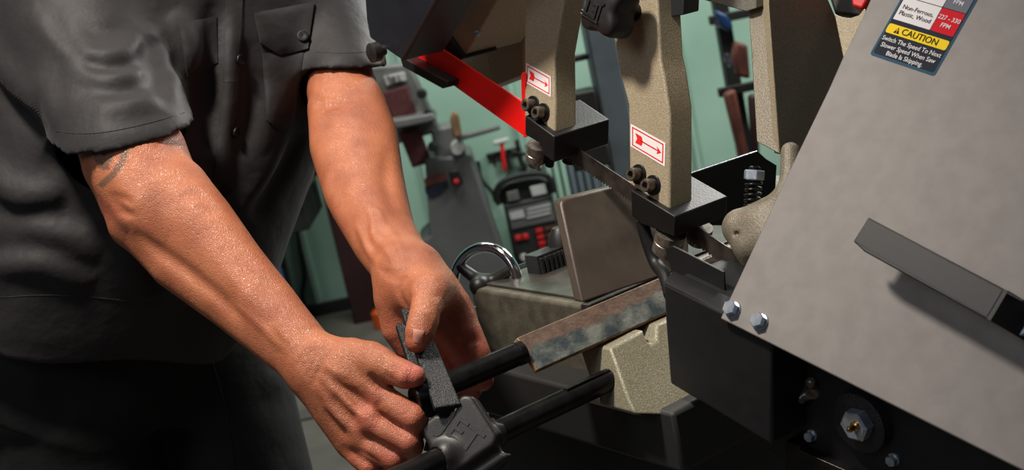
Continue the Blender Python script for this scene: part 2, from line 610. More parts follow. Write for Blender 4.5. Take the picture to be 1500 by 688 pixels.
YW = 4.9
struct(mesh_obj('floor', [(-4, -1.5, -.1), (5, -1.5, -.1), (5, YW + .2, -.1), (-4, YW + .2, -.1), (-4, -1.5, 0), (5, -1.5, 0), (5, YW + .2, 0), (-4, YW + .2, 0)],
                [[3, 2, 1, 0], [4, 5, 6, 7], [0, 1, 5, 4], [1, 2, 6, 5], [2, 3, 7, 6], [3, 0, 4, 7]], 'floor'))
struct(mesh_obj('wall_back', [(-4, YW, 0), (5, YW, 0), (5, YW + .12, 0), (-4, YW + .12, 0), (-4, YW, 3.6), (5, YW, 3.6), (5, YW + .12, 3.6), (-4, YW + .12, 3.6)],
                [[3, 2, 1, 0], [4, 5, 6, 7], [0, 1, 5, 4], [1, 2, 6, 5], [2, 3, 7, 6], [3, 0, 4, 7]], 'wall'))
NY = np.array([0, 1.0, 0])


def yp(px, py, Y):
    return on(px, py, np.array([0, Y, 0.]), NY)


def yprism(name, pts, Y, depth, material, parent=None, bevel=0.004):
    P = [yp(x, y, Y) for x, y in pts]
    for p in P:
        p[2] = max(p[2], 0)
    return prism(name, P, NY * depth, material, parent, bevel)


def wbox(name, x0, x1, y0, y1, z0, z1, material, parent=None, bevel=.004):
    return prism(name, [np.array([x0, y0, z0]), np.array([x1, y0, z0]), np.array([x1, y0, z1]), np.array([x0, y0, z1])], NY * (y1 - y0), material, parent, bevel)


struct(wbox('baseboard_back', -4, 5, YW - .03, YW, 0, .05, 'dark_bg'))
for i, px in enumerate((438, 640, 790, 1040)):     # upright wall battens
    x = yp(px, 330, YW - .02)[0]
    struct(wbox('trim_%d' % (i + 1), x - .012, x + .012, YW - .02, YW, .05, 3.5, 'wall'))
for i, y_ in enumerate((2.2, 3.6)):                # joints in the concrete
    struct(wbox('trim_%d' % (i + 5), -4, 5, y_, y_ + .02, 0, .002, 'dark_bg', None, 0))

# maroon post by the wall
a = yp(513, 450, 4.62); b_ = yp(560, 440, 4.62)
post = wbox('steel_post', a[0], b_[0], 4.62, 4.74, 0, 3.4, 'maroon')
tag(post, 'dark maroon upright post standing against the green wall', 'post')

# bench with drawers left of the post
x0, x1 = yp(330, 300, 4.3)[0], min(yp(456, 270, 4.3)[0], a[0] - .012)
zb = yp(430, 276, 4.3)[2]
BEN = thing('workbench', ((x0 + x1) / 2, 4.5, 0), 'workbench with pale wooden top and dark frame by the green wall', 'workbench')
wbox('bench_top', x0, x1, 4.3, 4.8, zb - .025, zb + .02, 'bench', BEN)
wbox('bench_apron', x0 + .02, x1 - .02, 4.33, 4.78, zb - .16, zb - .026, 'dark_bg', BEN)
for xx in (x0 + .02, x1 - .30):
    for yy in (4.33, 4.73):
        wbox('leg', xx, xx + .05, yy, yy + .05, 0, zb - .16, 'dark_bg', BEN)
wbox('bench_shelf', x0 + .07, x1 - .3, 4.4, 4.7, .18, .2, 'dark_bg', BEN)
x2 = yp(432, 240, 4.45)[0]
CRT = thing('parts_bin', (x2, 4.5, zb + .0205), 'dark storage bin standing on the wooden workbench', 'bin')
wbox('bin_body', x2 - .14, x2 + .05, 4.42, 4.62, zb + .0205, zb + .16, 'dark_bg', CRT)
wbox('bin_lip', x2 - .145, x2 + .055, 4.415, 4.625, zb + .1605, zb + .172, 'grey_head', CRT)
# blue drum on the floor
x3 = yp(376, 410, 4.05)[0]
DR = thing('drum', (x3, 4.05, 0), 'blue plastic drum on the floor under the workbench', 'drum')
lathe('drum_body', np.array([x3, 4.05, 0]), U, [(0, .08), (.01, .09), (.14, .092), (.15, .097), (.16, .092), (.3, .092), (.31, .097), (.32, .092), (.40, .088), (.42, .05)], 'blue', DR, 32)
lathe('drum_lid', np.array([x3, 4.05, .42]), U, [(0, .05), (.02, .05), (.03, .04), (.03, 0)], 'cord', DR, 24)
# orange bottle near the post
p_ = yp(552, 446, 4.5); 
BO = thing('bottle', (p_[0], 4.5, 0), 'small orange bottle on the floor beside the maroon post', 'bottle')
lathe('bottle_body', np.array([p_[0], 4.5, 0]), U, [(0, .025), (.004, .03), (.06, .03), (.075, .014), (.085, .014)], 'orange', BO, 20)
lathe('bottle_cap', np.array([p_[0], 4.5, .085]), U, [(0, .016), (.018, .015), (.018, 0)], 'cord', BO, 16)
# power cord on the wall
cd = sweep('power_cord', spline([yp(436, 285, YW - .012), yp(437, 330, YW - .012), yp(441, 370, YW - .012), yp(446, 405, YW - .012), yp(443, 432, YW - .012), yp(447, 452, YW - .012)], 6), .009, 'cord')
tag(cd, 'black power cord hanging down the green wall above the floor', 'cord')

# belt and disc sander on its stand -----------------------------------------------
YS = 4.15
SAN = thing('belt_sander', (*yp(700, 430, YS + .15)[:2], 0), 'grey belt sander with maroon belts on a grey cabinet stand', 'sander')
yprism('stand_cabinet', [(622, 232), (690, 228), (760, 440), (760, 470), (618, 470), (612, 360), (630, 345)], YS, .3, 'grey_cab', SAN, .01)
yprism('brand_plate', [(621, 262), (652, 252), (655, 264), (624, 275)], YS - .004, .004, 'rust', SAN, 0)
yprism('rating_plate', [(622, 274), (655, 264), (658, 272), (646, 284), (632, 290), (624, 284)], YS - .004, .004, 'label_dark', SAN, 0)
sw = yprism('switch_box', [(657, 252), (671, 248), (679, 268), (664, 273)], YS - .02, .02, 'cord', SAN, .004)
yprism('switch_button', [(664, 264), (671, 262), (673, 268), (666, 270)], YS - .027, .008, 'bright_red', sw, .002)
yprism('neck', [(630, 190), (668, 182), (684, 228), (640, 240)], YS + .04, .16, 'grey_head', SAN, .01)
yprism('belt_frame', [(540, 98), (600, 92), (642, 186), (640, 194), (570, 215), (548, 160)], YS + .05, .1, 'grey_head', SAN, .01)
yprism('sanding_belt', [(560, 136), (596, 126), (612, 172), (580, 186)], YS + .02, .035, 'belt', SAN, .004)
yprism('sanding_belt', [(584, 196), (614, 188), (632, 238), (604, 246)], YS + .02, .05, 'belt', SAN, .004)
np_ = yprism('name_plate', [(562, 112), (592, 105), (596, 118), (566, 126)], YS + .035, .012, 'pale_grey', SAN, .002)
q1, q2 = yp(564, 120, YS + .033), yp(594, 112, YS + .033)
letters('JET', (q1 + q2) / 2, nrm(q2 - q1), np.cross(nrm(q2 - q1), NY) * -1, -NY, .034, .002, 'maroon', np_, 'plate_lettering')
yprism('work_table', [(570, 178), (634, 166), (640, 176), (575, 190)], YS - .08, .2, 'grey_head', SAN, .005)
yprism('tool_rest', [(668, 200), (732, 184), (733, 190), (670, 208)], YS - .03, .05, 'grey_head', SAN, .004)
for (px, py) in ((628, 168), (618, 138), (634, 216)):
    lathe('lock_knob', yp(px, py, YS - .06), NY, [(0, .012), (.02, .018), (.06, .012), (.1, .01)], 'cord', SAN, 16)
lathe('disc_hub', yp(670, 218, YS - .03), NY, [(0, .02), (.03, .024), (.06, .024)], 'pale_grey', SAN, 20)
pS = yp(671, 204, YS - .035)
stk_ = prism('wooden_block', [yp(x, y, YS - .072) for x, y in ((664, 202), (659, 175), (664, 162), (672, 168), (677, 200))], NY * .04, 'tan', None, .006)
tag(stk_, 'small tan wooden block standing on the sander tool rest', 'wooden block')

# battery charger -------------------------------------------------------------------
YC = 4.62
CH = thing('battery_charger', (*yp(790, 400, YC + .1)[:2], 0), 'black battery charger with red and white panel on the floor by the wall', 'charger')
yprism('charger_case', [(737, 300), (808, 284), (838, 400), (838, 430), (764, 430)], YC, .18, 'dark_bg', CH, .012)
yprism('charger_cowl', [(730, 292), (732, 276), (745, 266), (790, 258), (806, 264), (812, 284), (738, 302)], YC + .01, .16, 'cord', CH, .01)
yprism('meter_window', [(742, 282), (758, 278), (762, 292), (744, 296)], YC - .004, .012, 'grey_head', CH, .002)
yprism('meter_window', [(776, 274), (798, 269), (802, 283), (780, 288)], YC - .004, .012, 'pale_grey', CH, .002)
yprism('front_panel', [(744, 308), (806, 294), (814, 322), (750, 336)], YC - .006, .006, 'grey_cab', CH, .001)
yprism('logo_plate', [(746, 312), (766, 307), (769, 318), (749, 322)], YC - .010, .004, 'pale_grey', CH, 0)
for k_ in range(3):
    yprism('panel_strip', [(772, 306 + 6 * k_), (806, 298 + 6 * k_), (807, 300.5 + 6 * k_), (772.7, 308.5 + 6 * k_)], YC - .010, .004, 'pale_grey', CH, 0)
for k_ in range(5):
    yprism('red_scale', [(785 + 2 * k_, 336 + 9 * k_), (794 + 2 * k_, 334 + 9 * k_), (795 + 2 * k_, 339 + 9 * k_), (786 + 2 * k_, 341 + 9 * k_)], YC - .010, .010, 'bright_red', CH, 0)
    yprism('red_scale', [(798 + 2 * k_, 334 + 9 * k_), (818 + 2 * k_, 330 + 9 * k_), (819 + 2 * k_, 333 + 9 * k_), (799 + 2 * k_, 337.5 + 9 * k_)], YC - .008, .008, 'rust', CH, 0)
yprism('red_button', [(754, 346), (763, 344), (764, 351), (756, 353)], YC - .010, .010, 'bright_red', CH, .002)
yprism('red_button', [(765, 344), (773, 342), (775, 349), (767, 351)], YC - .010, .010, 'bright_red', CH, .002)
lathe('charger_dial', yp(767, 376, YC), -NY, [(0, .014), (.015, .012), (.015, 0)], 'pale_grey', CH, 18)
sweep('carry_handle', spline([yp(x, y, YC - .01) for x, y in ((731, 300), (726, 282), (735, 267), (755, 258), (780, 254), (800, 256), (808, 268), (812, 282))], 5), .011, 'cord', CH, 8)

# things hung on the wall -----------------------------------------------------------
HM = thing('hammer', yp(735, 250, YW - .05), 'red handled hammer with pale head hanging on the green wall', 'hammer')
yprism('hammer_handle', [(732, 210), (738, 209), (743, 250), (736, 251)], YW - .075, .03, 'bright_red', HM, .006)
yprism('hammer_head', [(722, 208), (745, 202), (746, 207), (724, 214)], YW - .08, .045, 'pale_grey', HM, .005)
for k_, (pts, lb) in enumerate((
        ([(700, 236), (705, 262), (720, 280), (726, 296)], 'thin black cable sagging left of the red hammer'),
        ([(757, 205), (761, 232), (768, 244), (772, 262)], 'black cable hanging right of the red hammer'),
        ([(748, 222), (770, 226), (786, 236), (792, 252), (800, 262)], 'black hose looping over the battery charger'))):
    tag(sweep('hanging_cable', spline([yp(x, y, YW - .045) for x, y in pts], 5), .008, 'cord'), lb, 'cable')
SH = thing('tool_rail', yp(770, 215, YW - .04), 'black horizontal tool rail on the wall with hooks', 'tool rail')
yprism('rail', [(712, 226), (800, 206), (801, 211), (713, 231)], YW - .02, .02, 'dark_bg', SH)
for k_ in range(5):
    x = 720 + 19 * k_
    yprism('hook', [(x, 226 - 4.4 * k_), (x + 3, 225 - 4.4 * k_), (x + 7, 244 - 4.4 * k_), (x + 4, 245 - 4.4 * k_)], YW - .035, .015, 'cord', SH, .002)
# tall slate machine column behind the arms
YM = 3.2
DP = thing('drill_press', (*yp(960, 420, YM + .1)[:2], 0), 'slate grey upright machine column behind the saw blade', 'machine')
cx0 = yp(868, 100, YM)[0]; cx1 = yp(912, 100, YM)[0]
wbox('column', cx0, cx1, YM, YM + .12, .04, 2.2, 'slate', DP, .008)
wbox('column_edge', cx1, cx1 + .03, YM + .02, YM + .1, .04, 2.2, 'grey_cab', DP, .004)
wbox('column_foot', cx0 - .12, cx1 + .14, YM - .12, YM + .26, 0, .04, 'slate', DP, .006)
zt_ = yp(880, 205, YM)[2]
wbox('machine_table', cx0 - .10, cx0 - .002, YM - .06, YM + .18, zt_ - .06, zt_, 'dark_bg', DP, .006)
zt2 = yp(860, 150, YM)[2]
wbox('table_clamp', cx0 - .07, cx0 - .002, YM + .0, YM + .1, zt2 - .05, zt2 + .03, 'dark_bg', DP, .006)
lathe('clamp_handle', np.array([cx0 - .055, YM - .01, zt2 - .035]), -NY, [(0, .012), (.03, .012), (.034, .009), (.034, 0)], 'brass', DP, 16)
zr = yp(846, 74, YM)[2]
wbox('stop_bracket', cx0 - .085, cx0 - .002, YM + .02, YM + .06, zr - .03, zr - .015, 'dark_bg', DP, .003)
lathe('stop_button', np.array([cx0 - .06, YM + .04, zr - .0155]), U, [(0, .014), (.02, .014), (.024, .019), (.034, .018), (.036, 0)], 'bright_red', DP, 18)
# corrugated slate panel leaning on the wall behind the charger
PN = thing('corrugated_panel', (*yp(850, 300, YW - .1)[:2], 0), 'blue grey corrugated sheet leaning on the wall behind the charger', 'panel')
for k_ in range(7):
    x = yp(800 + 11 * k_, 250, YW - .1)[0]
    wbox('panel_rib', x, x + .02, YW - .1, YW - .06, 0, yp(830, 205, YW - .1)[2], 'slate' if k_ > 2 else 'wall', PN, .006)
xa, xb = yp(797, 250, YW - .06)[0], yp(880, 250, YW - .06)[0]
wbox('panel_sheet', xa, xb, YW - .059, YW - .05, 0, yp(830, 205, YW - .06)[2], 'slate', PN, 0)

# rack behind the near guide arm
YR = 3.9
RK = thing('tool_rack', (*yp(1110, 300, YR)[:2], 0), 'black upright tool rack seen between the saw arms', 'tool rack')
xr = yp(1078, 130, YR)[0]
wbox('upright', xr - .022, xr + .022, YR, YR + .06, 0, 2.1, 'dark_bg', RK, .004)
wbox('rack_foot', xr - .15, xr + .3, YR - .1, YR + .2, 0, .03, 'dark_bg', RK, .004)
za = yp(1078, 128, YR)[2]
wbox('rack_arm', xr - .06, xr + .16, YR - .03, YR + .0, za - .018, za + .01, 'dark_bg', RK, .003)
zc = yp(1078, 20, YR)[2]
wbox('rack_arm', xr - .05, xr + .2, YR - .03, YR + .0, zc - .018, zc + .01, 'dark_bg', RK, .003)


def hung(name, pts, Y, d, m_, lb, cat):
    return tag(prism(name, [yp(x, y, Y) for x, y in pts], NY * d, m_, None, .01), lb, cat)


hung('leather_apron', [(1062, 138), (1078, 130), (1092, 200), (1100, 232), (1086, 236)], YR - .09, .05, 'rust', 'rust brown leather strap hanging below the rack arm', 'strap')
hung('leather_pouch', [(1078, 60), (1096, 66), (1100, 116), (1080, 112), (1074, 84)], YR - .09, .05, 'rust', 'brown leather pouch hanging from the upper rack arm', 'pouch')
hung('blue_rag', [(1048, 14), (1066, 22), (1076, 40), (1068, 48), (1056, 38)], YR - .08, .04, 'blue', 'dark blue rag draped over the top of the tool rack', 'rag')
hung('maroon_strap', [(1098, 140), (1110, 138), (1114, 232), (1104, 236)], YR - .09, .04, 'maroon', 'dark maroon strap hanging next to the rust brown strap', 'strap')
for x, y, lb in ((1052, 34, 'small steel fitting beside the dark blue rag on the rack'), (1064, 84, 'small steel fitting between black rack upright and brown leather pouch'),
                (1070, 92, 'small steel fitting against the lower corner of brown leather pouch')):
    tag(lathe('steel_fitting', yp(x, y, YR - .06), -NY, [(0, .012), (.006, .014), (.012, .01), (.012, 0)], 'chrome', None, 16), lb, 'fitting', 'steel fittings on the rack')

# ------------------------------------------------------------------ band saw
A0 = PX(981, 308, 1.15)                    # front plane of the two guide arms (normal E2)
NA = nrm(D(.75, .04, .64))                 # the arm faces lean back a little
A1 = on(813, 200, A0, E2)
SAW = thing('band_saw', np.array([PX(930, 560, 1.3)[0], PX(930, 560, 1.3)[1], 0]),
            'olive grey metal-cutting band saw with taupe blade cover, black guards and red guard strip', 'band saw')


def capscrew(p, parent, r=.0066, h=.010):
    """socket head cap screw standing on a face towards -NA"""
    w = lathe('washer', p, -NA, [(0, r * 1.5), (.0016, r * 1.5), (.002, r * 1.4), (.002, 0)], 'black_oxide', parent, 28)
    lathe('cap_screw', p - NA * .002, -NA, [(0, r), (h - .001, r), (h, r * .88), (h, r * .55), (h - .005, r * .5), (h - .005, 0)],
          'steel_dark', parent, 24)


MT['steel_dark'] = mat('dark_steel_screw', C(118, 108, 98), .35, .6, C(80, 72, 66), 200)


def hexbolt(name, p, d, af, h, material, parent, washer=True):
    parts = []
    z = 0
    if washer:
        parts.append(lathe_vf(p, d, [(0, af * .64), (.0012, af * .64), (.0016, af * .6), (.0016, 0)], 28)); z = .0016
    parts.append(lathe_vf(p + z * nrm(d), d, [(0, af * .56), (h - .001, af * .577), (h, af * .5), (h, 0)], 6, rot=.3))
    V, Fc = join(parts)
    return mesh_obj(name, V, Fc, material, parent, 30)


def sticker(corners, parent, A0):
    """white sticker, thin red border and a red arrow; corners TL TR BR BL on the arm face"""
    TL, TR, BR, BL = [on(x, y, A0 - NA * .0003, NA) for x, y in corners]

    def q(u, v, lay):
        return TL * (1 - u) * (1 - v) + TR * u * (1 - v) + BR * u * v + BL * (1 - u) * v - NA * .00025 * lay
    V = []; Fc = []; mi = []

    def add(pts, lay, m_):
        k = len(V)
        P = [q(u, v, lay) for u, v in pts]
        V.extend(P)
        nn = np.cross(P[1] - P[0], P[2] - P[0])
        ids = list(range(k, k + len(P)))
        Fc.append(ids if nn @ -NA > 0 else ids[::-1]); mi.append(m_)
    add([(0, 0), (1, 0), (1, 1), (0, 1)], 1, 0)
    t, s = .035, .055
    for a, b, c, d in ((.05, .09, .95, .09 + s), (.05, .91 - s, .95, .91), (.05, .09, .05 + t * .8, .91), (.95 - t * .8, .09, .95, .91)):
        add([(a, b), (c, b), (c, d), (a, d)], 2, 1)
    add([(.14, .28), (.33, .30), (.36, .5), (.33, .70), (.14, .72), (.20, .5)], 2, 1)
    add([(.3, .47), (.8, .47), (.8, .53), (.3, .53)], 2, 1)
    add([(.76, .33), (.9, .5), (.8, .5)], 2, 1)
    add([(.8, .5), (.9, .5), (.76, .67)], 2, 1)
    mesh_obj('arrow_sticker', V, Fc, None, parent, mats=['white_print', 'red_print'], midx=mi)


# guide arms ---------------------------------------------------------------
arm1 = pxprism('guide_arm', [(770, -150), (770, 0), (768, 45), (768, 178), (813, 203), (813, 150), (812, 87), (823, 23), (827, 0), (836, -150)],
               A1, NA, E2 * .029, 'cast', SAW, .0022, 3)
arm2 = pxprism('guide_arm', [(885, -160), (893, 0), (900, 60), (908, 108), (920, 153), (922, 270), (981, 311), (981, 167), (973, 113), (968, 90), (963, 0), (956, -160)],
               A0, NA, E2 * .030, 'cast', SAW, .0022, 3)
sticker([(771, 92), (807, 112), (807, 142), (770, 121)], arm1, A1)
sticker([(924, 181), (975, 209), (974, 244), (924, 214)], arm2, A0)
for x, y in ((781, 154), (796, 165)):
    capscrew(on(x, y, A1, NA), arm1)
for x, y in ((936, 255), (957, 271)):
    capscrew(on(x, y, A0, NA), arm2, .0064)
e_ = on(812, 140, A1, NA); sn = nrm(np.cross(E2, on(812, 90, A1, NA) - e_)); sn = sn if sn @ -FW > 0 else -sn
lathe('tapped_hole', on(828, 118, e_, sn), sn, [(-.001, .0016), (.0003, .0016), (.0003, 0)], 'blackest', arm1, 12)

# guide blocks and their rollers -------------------------------------------
AB = A0 - E2 * .006
gb1 = pxprism('guide_block', [(769, 169), (812, 200), (812, 238), (795, 226), (794, 212), (769, 197)], AB, E2, E2 * .075, 'block', SAW, .0012)
gb2 = pxprism('guide_block', [(924, 278), (989, 317), (988, 347), (962, 336), (938, 328), (925, 316)], AB, E2, E2 * .070, 'block', SAW, .0012)
R1 = on(788, 212, A0 + E2 * .004, E2)
lathe('guide_roller', R1, -E3, [(0, .0115), (.009, .0115), (.0095, .0108), (.0105, .0108), (.011, .0115), (.019, .0115), (.019, .008), (.026, .0075), (.026, 0)],
      'steel', gb1, 28)
lathe('guide_roller', on(836, 222, A0 + E2 * .034, E2), -E3, [(0, .008), (.012, .008), (.013, .006), (.013, 0)], 'black_oxide', gb1, 20)
R2 = on(983, 340, A0 + E2 * .006, E2)
lathe('guide_roller', R2, -E3, [(0, .0145), (.009, .0145), (.0095, .0137), (.0105, .0137), (.011, .0145), (.022, .0145), (.023, .0137), (.023, 0)],
      'steel', gb2, 32)
lathe('guide_roller', on(1028, 332, A0 + E2 * .048, E2), -E3, [(0, .0115), (.018, .0115), (.019, .0105), (.019, 0)], 'steel_dark', gb2, 28)
lathe('cap_screw', on(806, 236, A0 + E2 * .012, E2), -E3, [(-.006, .005), (.005, .005), (.006, .004), (.006, 0)], 'black_oxide', gb1, 16)

# blade with teeth -----------------------------------------------------------
BP = A0 + E2 * .026
b0 = on(800, 187, BP, E2); bl = on(1092, 379, BP, E2)
bd = nrm(bl - b0); bdn = -nrm(E3 - (E3 @ bd) * bd)
L_ = np.linalg.norm(bl - b0); bw = .0205
top = [b0, bl]
teeth = []
n_t = int(L_ / .0042)
for i in range(n_t):
    s0 = b0 + bd * (L_ * i / n_t); s1 = b0 + bd * (L_ * (i + .55) / n_t)
    teeth += [s0 + bdn * bw, s1 + bdn * (bw - .0026)]
teeth.append(bl + bdn * bw)
bm_V = []; bm_F = []
cols = teeth
for i, p in enumerate(cols):
    t_ = (p - b0) @ bd
    bm_V += [b0 + bd * t_, p]
nb = len(bm_V)
bm_V += [p + E2 * .0011 for p in bm_V]
for i in range(len(cols) - 1):
    a, b, c, d = 2 * i, 2 * i + 2, 2 * i + 3, 2 * i + 1
    bm_F += [[d, c, b, a], [nb + a, nb + b, nb + c, nb + d], [a, b, nb + b, nb + a], [c, d, nb + d, nb + c]]
mesh_obj('saw_blade', bm_V, bm_F, 'blade', SAW)

# red guard strip and the far end of the bow --------------------------------
RP = A0 + E2 * .012
pxprism('red_blade_guard', [(596, 40), (622, 55), (769, 152), (769, 200), (598, 78), (580, 66)], RP, E2, E2 * .0025, 'red', SAW, .0005)
pxprism('red_guard_tab', [(763, 110), (765, 106), (769, 107), (770, 150), (772, 200), (767, 202), (764, 150)], RP - E2 * .004, E2, E2 * .0025, 'red', SAW, .0005)
KP = A0 + E2 * .03
pxprism('wheel_cover', [(470, -190), (530, -60), (536, 28), (541, 56), (590, 90), (646, -8), (700, -110), (700, -190)], A0 - E2 * .062, E2, E2 * .055, 'navy', SAW, .003)
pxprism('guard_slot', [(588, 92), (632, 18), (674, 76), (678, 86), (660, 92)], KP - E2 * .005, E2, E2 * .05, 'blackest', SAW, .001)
pxprism('guard_lip', [(586, 86), (592, 86), (655, 120), (655, 128), (648, 130), (590, 98)], A0 - E2 * .004, E2, E2 * .02, 'black_sheet', SAW, .001)
pxprism('bow_end_box', [(627, 29), (645, -8), (690, -110), (790, -110), (728, 0), (695, 58), (678, 84)], KP, E2, E2 * .085, 'cast', SAW, .002)
pxprism('bow_back_beam', [(640, 40), (700, 50), (700, -110), (800, -110), (790, 0), (784, 40), (767, 60), (767, 110), (690, 140)], KP + E2 * .09, E2, E2 * .05, 'cast', SAW, .002)
pxprism('beam_rib', [(690, 62), (762, 46), (764, 40), (764, 34), (700, 50)], KP + E2 * .07, E2, E2 * .03, 'cast', SAW, .0015)
lathe('grease_fitting', on(702, 48, KP, E2), -E2, [(0, .003), (.004, .003), (.006, .0015), (.006, 0)], 'zinc', SAW, 12)
kn = lathe('cover_knob', on(563, 73, A0 - E2 * .062, E2), -E2, [(0, .006), (.008, .006), (.008, .011), (.017, .011), (.019, .008), (.019, 0)], 'black_plastic', SAW, 20)

# lettered knob on the near arm ------------------------------------------------
KC = on(897, 14, A0 - NA * .03, NA)
# lobed clamp knob, its lettered cap towards the operator
kx = nrm(on(930, 30, A0, NA) - on(880, 6, A0, NA)); ky = np.cross(kx, -NA); ky = ky if ky @ U > 0 else -ky


def lobed(c, x, y, n, R, depth, lobes, amp, seg=96, ph=0.):
    prof = []
    for s_, t_ in ((.86, 0), (.97, .12), (1, .3), (1, .72), (.95, .9), (.84, 1.), (.5, 1.04), (0, 1.05)):
        prof.append((s_, t_ * depth))
    V = []; Fc = []
    for s_, t_ in prof[:-1]:
        for k in range(seg):
            a = 2 * math.pi * k / seg
            r = R * (1 + amp * (math.cos(lobes * a + ph) * (1 if s_ > .6 else .3))) * s_
            V.append(c + n * t_ + r * (math.cos(a) * x + math.sin(a) * y))
    V.append(c + n * prof[-1][1])
    for j in range(len(prof) - 2):
        for k in range(seg):
            l = (k + 1) % seg
            Fc.append([j * seg + k, j * seg + l, (j + 1) * seg + l, (j + 1) * seg + k])
    j = len(prof) - 2
    for k in range(seg):
        Fc.append([j * seg + k, j * seg + (k + 1) % seg, len(V) - 1])
    Fc.append(list(range(seg))[::-1])
    return V, Fc


V, Fc = orient(*lobed(KC + NA * .012, kx, ky, -NA, .0255, .03, 4, .17, ph=math.pi * .9))
knob = mesh_obj('arm_clamp_knob', V, Fc, 'black_plastic', SAW, 50)


lx = nrm(on(862, 12, A0, NA) - on(886, 26, A0, NA)); ly = np.cross(-NA, lx)
ktop = KC + NA * .012 - NA * .0312
kc_ = on(868, 13, ktop, NA)
letters('JET', kc_, lx, ly, -NA, .019, .0014, 'black_plastic', knob)
V, Fc = box_vf(kc_ + ly * .0095 - NA * .0003, (lx, ly, NA), (.0125, .0007, .0012))
mesh_obj('raised_bar', V, Fc, 'black_plastic', knob)
rod('knob_stud', KC + NA * .012, KC + NA * .036, .009, 'black_oxide', SAW, 20)

# bow casting behind the cover -------------------------------------------------
CP = PX(1142, 226, 1.14); NP0 = nrm(D(.645, -.305, .70)); NWB = nrm(D(.72, .05, -.69))
pxprism('bow_post', [(1092, -160), (1096, 20), (1099, 60), (1108, 208), (1142, 226), (1127, 10), (1120, -160)], CP, NP0, E2 * .012, 'bracket', SAW, .0012)
pxprism('bow_post_web', [(1120, -160), (1126, 12), (1142, 226), (1190, 226), (1262, 80), (1239, 60), (1212, -4), (1180, -120)], CP, NWB, nrm(-H1 + .4 * E2) * .012, 'cast', SAW, .0015)
pxprism('bow_top_web', [(1030, -60), (1030, 0), (1093, 17), (1108, 12), (1108, -60)], CP - E2 * .012, NP0, E2 * .02, 'cast_dark', SAW, .001)
pxprism('stop_tab', [(1002, -30), (1001, 22), (1024, 16), (1026, -30)], A0 + E2 * .034, H1, -H1 * .02, 'black_sheet', SAW, .001)
JB = PX(1100, 270, 1.27)
pxprism('black_backing_plate', [(985, 262), (1110, 221), (1122, 232), (1138, 242), (1136, 280), (1070, 330), (985, 330)], JB, H1, -H1 * .006, 'black_sheet', SAW, .0006)
sweep('pale_plate_edge', [on(x, y, JB + H1 * .0004, H1) for x, y in ((986, 262.5), (1109, 221.5))], .0007, 'zinc', SAW, 6)  # thin pale zinc line along the plate's top edge
sweep('coolant_hose', spline([PX(940, 322, 1.19), PX(948, 352, 1.192), PX(960, 384, 1.19), PX(974, 404, 1.17), PX(982, 432, 1.15)], 6), .0065, 'cord', SAW, 10)

# spring bracket -----------------------------------------------------------------
v = Vol(PX(1105, 300, 1.13) - .12, PX(1105, 300, 1.13) + .12, .002)
v.cap(PX(1086, 333, 1.135), PX(1125, 330, 1.12), .018, .021, .006)
v.cap(PX(1120, 322, 1.12), PX(1152, 292, 1.105), .016, .012, .012)
v.cap(PX(1158, 300, 1.105), PX(1158, 222, 1.12), .011, .009, .012)
v.cap(PX(1084, 335, 1.135), PX(1100, 385, 1.125), .008, .008, .01)
v.cap(PX(1100, 360, 1.12), PX(1150, 345, 1.10), .016, .02, .01)
v.cap(PX(1079, 343, 1.115), PX(1079, 343, 1.118), .003, .003, .001, 'sub')
P, Q = v.mesh(); P = smooth_pts(P, Q, 2)
brk = mesh_obj('spring_bracket', P, Q, 'bracket', SAW, 179)
sb = PX(1100, 318, 1.13); sdir = nrm(PX(1105, 255, 1.128) - sb)
rod('stud', sb, sb + sdir * .047, .0042, 'black_oxide', brk, 16)
pts = []
for i in range(161):
    a = i / 160 * 2 * math.pi * 6.5
    x, y, d = frame(sdir)
    pts.append(sb + sdir * (.002 + .031 * i / 160) + .0068 * (math.cos(a) * x + math.sin(a) * y))
sweep('coil_spring', pts, .0014, 'black_oxide', brk, 8)
lathe('hex_nut', sb + sdir * .034, sdir, [(0, .0085), (.001, .0098), (.0085, .0098), (.0095, .0085), (.0095, .005)], 'zinc', brk, 6, 30)
lathe('stud_end', sb + sdir * .043, sdir, [(0, .0052), (.003, .0052), (.004, .004), (.004, .002), (.003, .002), (.003, 0)], 'black_oxide', brk, 16)
lathe('idler_wheel', PX(1072, 404, 1.155), nrm(-E2 + .3 * E1), [(0, .015), (.01, .016), (.012, .013), (.012, .004), (.016, .004), (.016, 0)], 'steel_dark', SAW, 28)

# blade cover: big taupe plate ---------------------------------------------------
PP = PX(1075, 455, 1.03)
NP = nrm(D(.645, -.305, .70))              # the cover leans back
G1 = nrm(on(1500, 690, PP, NP) - on(1055, 466, PP, NP))   # along its lower edge
cover = pxprism('blade_cover', [(1055, 466), (1150, 262), (1214, 130), (1233, 87), (1262, 28), (1279, -10), (1340, -140), (1800, -140), (1800, 840), (1500, 690)],
                PP, NP, NP * .004, 'sheet', SAW, .0012)
for x, y in ((1074, 453), (1114, 471)):
    hexbolt('hex_bolt', on(x, y, PP, NP), -NP, .0118, .006, 'zinc', cover)
pxprism('inner_shell', [(1190, 380), (1290, 180), (1330, 90), (1800, 60), (1800, 780), (1400, 590)], PP + NP * .006, NP, NP * .10, 'cast_dark', SAW, .003)
